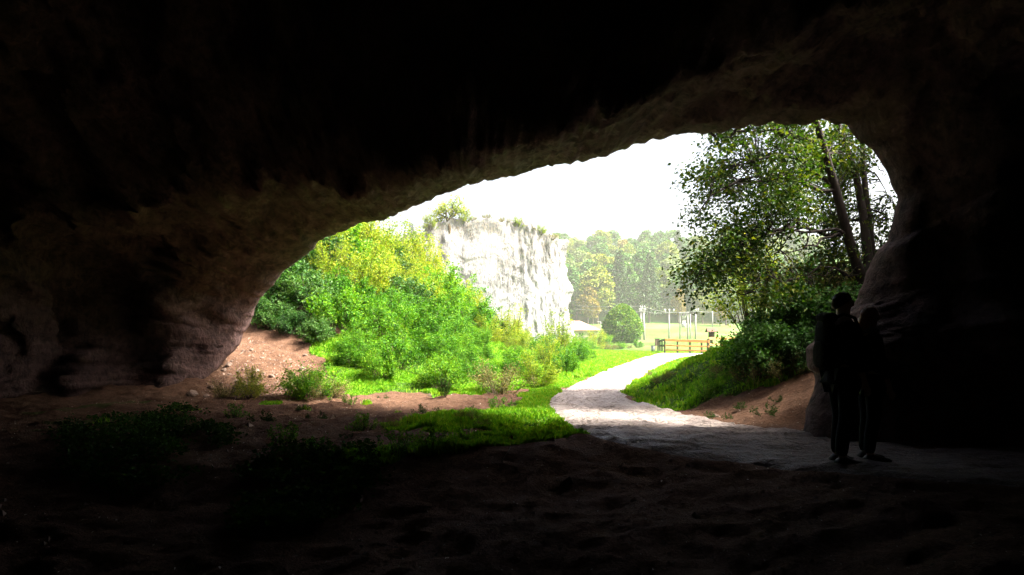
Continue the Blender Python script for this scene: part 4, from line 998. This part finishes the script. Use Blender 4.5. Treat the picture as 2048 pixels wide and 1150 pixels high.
    for s in (-1, 1):
        st_ = step*s; mb = MB(); prof = [(-.09, .055, .045), (-.06, .085, .055), (.0, .10, .055), (.06, .082, .052), (.12, .058, .055), (.18, .048, .05), (.215, .03, .03)]
        Vv, Fv = [], []
        for (xx, hh, ww) in prof:
            for a in np.linspace(0, 2*math.pi, 10, endpoint=False): Vv.append((xx+st_, s*.11+ww*math.cos(a), max(.0, .5*hh+.5*hh*math.sin(a)*1.0)))
        Fv = [tuple(f) for f in grid_faces(len(prof), 10, True)]+[tuple(range(9, -1, -1)), tuple(60+q for q in range(10))]
        mb.add(Vv, Fv); mb.build('shoe', M['shoe'], t, True)
    # hair: cap that follows the skull, longer at the back
    Vv = []; nu, nv = 14, 20
    for i in range(nu):
        ph = (i/(nu-1))*math.pi*(.62)
        for q in range(nv):
            a = 2*math.pi*q/nv; back = .5-.5*math.cos(a); lim = ph*(.62+.55*back) if not long_hair else ph*(.62+.72*back)
            rx = .106; Vv.append((.012+rx*math.sin(lim)*math.cos(a)-.006, .094*math.sin(lim)*math.sin(a), 1.650+.106*math.cos(lim)+.006*math.sin(7*a)*math.sin(lim)))
    Vv = np.array(Vv); Vv = Vv+np.array([0, 0, .0])+.010*np.stack([fbm(Vv[:, 0]*30, Vv[:, 1]*30, Vv[:, 2]*18+q, 3, 130+q) for q in range(3)], 1)
    if long_hair:
        low = Vv[:, 2] < 1.63; Vv[low, 2] -= (1.63-Vv[low, 2])*1.9; Vv[low, 0] -= .02
    o = link('hair', nmesh('hair', Vv, grid_faces(nu, nv, True), True), M[hairm], t); sl = o.modifiers.new('thick', 'SOLIDIFY'); sl.thickness = .014; sl.offset = 1
    if long_hair:
        mb = MB(); mb.tube([(-.10, 0, 1.56), (-.125, .0, 1.45), (-.14, .01, 1.36), (-.135, .01, 1.28)], [.045, .055, .045, .012], 10); mb.build('ponytail', M[hairm], t, True)
        mb = MB(); mb.tube([(.075*math.cos(a)+.005, .085*math.sin(a), 1.485+.012*math.sin(3*a)) for a in np.linspace(0, 2*math.pi, 20)], .032, 8); mb.build('scarf', M['metal'], t, True)
    return t
def path_top(x, y):
    q = (px_-x)**2+(py_-y)**2; return float(pz_[q < .17**2].max())-.04
dm = 7.84; xm = fx_at(1683, dm); zm = fz(xm, dm)
person('tall dark-clad person with a backpack standing on the path by the right cave wall', (xm, dm, path_top(xm, dm)), .12, 1.79, 'jacket', 'trouser', 'hair_dark', False,
       armL=[(-.02, .235, 1.13), (.12, .23, .95), (.18, .21, .88)], step=.035)
dw = 7.98; xw = fx_at(1738, dw); zw = fz(xw, dw)
person('shorter dark-clad person with reddish tied hair standing close beside the tall one', (xw, dw, path_top(xw, dw)), .05, 1.63, 'coat', 'trouser', 'hair_red', True, sh=.17, step=.025,
       armL=[(-.01, .21, 1.13), (.08, .215, .90), (.11, .205, .82)])
# backpack on the tall one
t = thing('backpack', 'bulky dark backpack carried on the back of the tall person', 'backpack', (xm, dm, path_top(xm, dm)), .12)
def pillow(mb, c, s, n=10):
    bm = bmesh.new(); bmesh.ops.create_cube(bm, size=1); bmesh.ops.subdivide_edges(bm, edges=bm.edges[:], cuts=n, use_grid_fill=True)
    V = []
    for q in bm.verts:
        p = np.array(q.co)*2; r = (np.abs(p)**2.7).sum()**(1/2.7); p = p/r; V.append(np.array(c)+p*np.array(s)/2*(1+.04*float(vnoise(p[0]*2, p[1]*2, p[2]*2, 4))))
    Fs = [tuple(v.index for v in f.verts) for f in bm.faces]; bm.free(); return mb.add(V, Fs)
mb = MB(); pillow(mb, (-.175, 0, 1.26), (.15, .32, .56)); mb.build('pack_body', M['pack'], t, True)
mb = MB(); pillow(mb, (-.165, 0, 1.53), (.15, .30, .11)); mb.build('lid', M['pack'], t, True)
mb = MB(); pillow(mb, (-.245, 0, 1.15), (.05, .24, .28)); mb.build('pocket', M['pack'], t, True)
for s in (-1, 1):
    mb = MB(); mb.tube([(-.17, s*.10, 1.5), (-.05, s*.115, 1.565), (.07, s*.12, 1.53), (.135, s*.13, 1.38), (.12, s*.15, 1.22), (-.02, s*.19, 1.08), (-.17, s*.13, 1.05)], .018, 6); mb.build('strap', M['pack'], t, True)

# ------------------------------------------------------------------ haze
m, nt, out = new_mat('valley_haze'); pv = N(nt, 'ShaderNodeVolumePrincipled'); pv.inputs['Color'].default_value = (.95, 1, .90, 1); pv.inputs['Density'].default_value = HAZE_D if 'HAZE_D' in globals() else .00042; pv.inputs['Anisotropy'].default_value = .0
nt.links.new(pv.outputs[0], out.inputs['Volume'])
mb = MB(); mb.box((0, 203, 34), (560, 450, 78)); hz_ = mb.build('haze', m); tag(hz_, 'thin bright haze filling the valley', kind='stuff')

# ------------------------------------------------------------------ light, sky, camera
EL_, AZX, AZY = 52, .985, -.15      # sun behind the cave and to the right
w = bpy.data.worlds.new('World'); SC.world = w; w.use_nodes = True; nt = w.node_tree; nt.nodes.clear()
sky = nt.nodes.new('ShaderNodeTexSky'); sky.sky_type = 'NISHITA'; sky.sun_disc = False; sky.sun_elevation = R(EL_); sky.sun_rotation = math.atan2(AZX, AZY); sky.air_density = .45; sky.dust_density = 9.0; sky.ozone_density = .3
bg = nt.nodes.new('ShaderNodeBackground'); bg.inputs['Strength'].default_value = .105; wo = nt.nodes.new('ShaderNodeOutputWorld')
nt.links.new(sky.outputs[0], bg.inputs['Color']); nt.links.new(bg.outputs[0], wo.inputs['Surface'])
ld = bpy.data.lights.new('sun', 'SUN'); ld.energy = 4.4; ld.angle = R(14); ld.color = (1, .95, .86)
lo = bpy.data.objects.new('sun', ld); COL.objects.link(lo)
sv = Vector((AZX*math.cos(R(EL_)), AZY*math.cos(R(EL_)), math.sin(R(EL_)))); lo.rotation_euler = sv.to_track_quat('Z', 'Y').to_euler()
cd = bpy.data.cameras.new('camera'); co = bpy.data.objects.new('camera', cd); COL.objects.link(co); co.location = (0, 0, CAMH); co.rotation_euler = (R(90), 0, 0)
cd.sensor_width = 36; cd.lens = 36*F/2048; cd.shift_y = (HY-575)/2048; cd.clip_start = .1; cd.clip_end = 3000; SC.camera = co
vs = SC.view_settings; vs.view_transform = 'Standard'; vs.look = 'None'; vs.gamma = 1; vs.exposure = 2.7; vs.use_curve_mapping = False
SC.render.engine = 'CYCLES'; cy = SC.cycles; cy.max_bounces = 6; cy.diffuse_bounces = 2; cy.glossy_bounces = 2; cy.transmission_bounces = 4; cy.transparent_max_bounces = 4; cy.volume_bounces = 1
cy.use_denoising = True; cy.sample_clamp_indirect = 6; cy.use_adaptive_sampling = True; cy.adaptive_threshold = .02
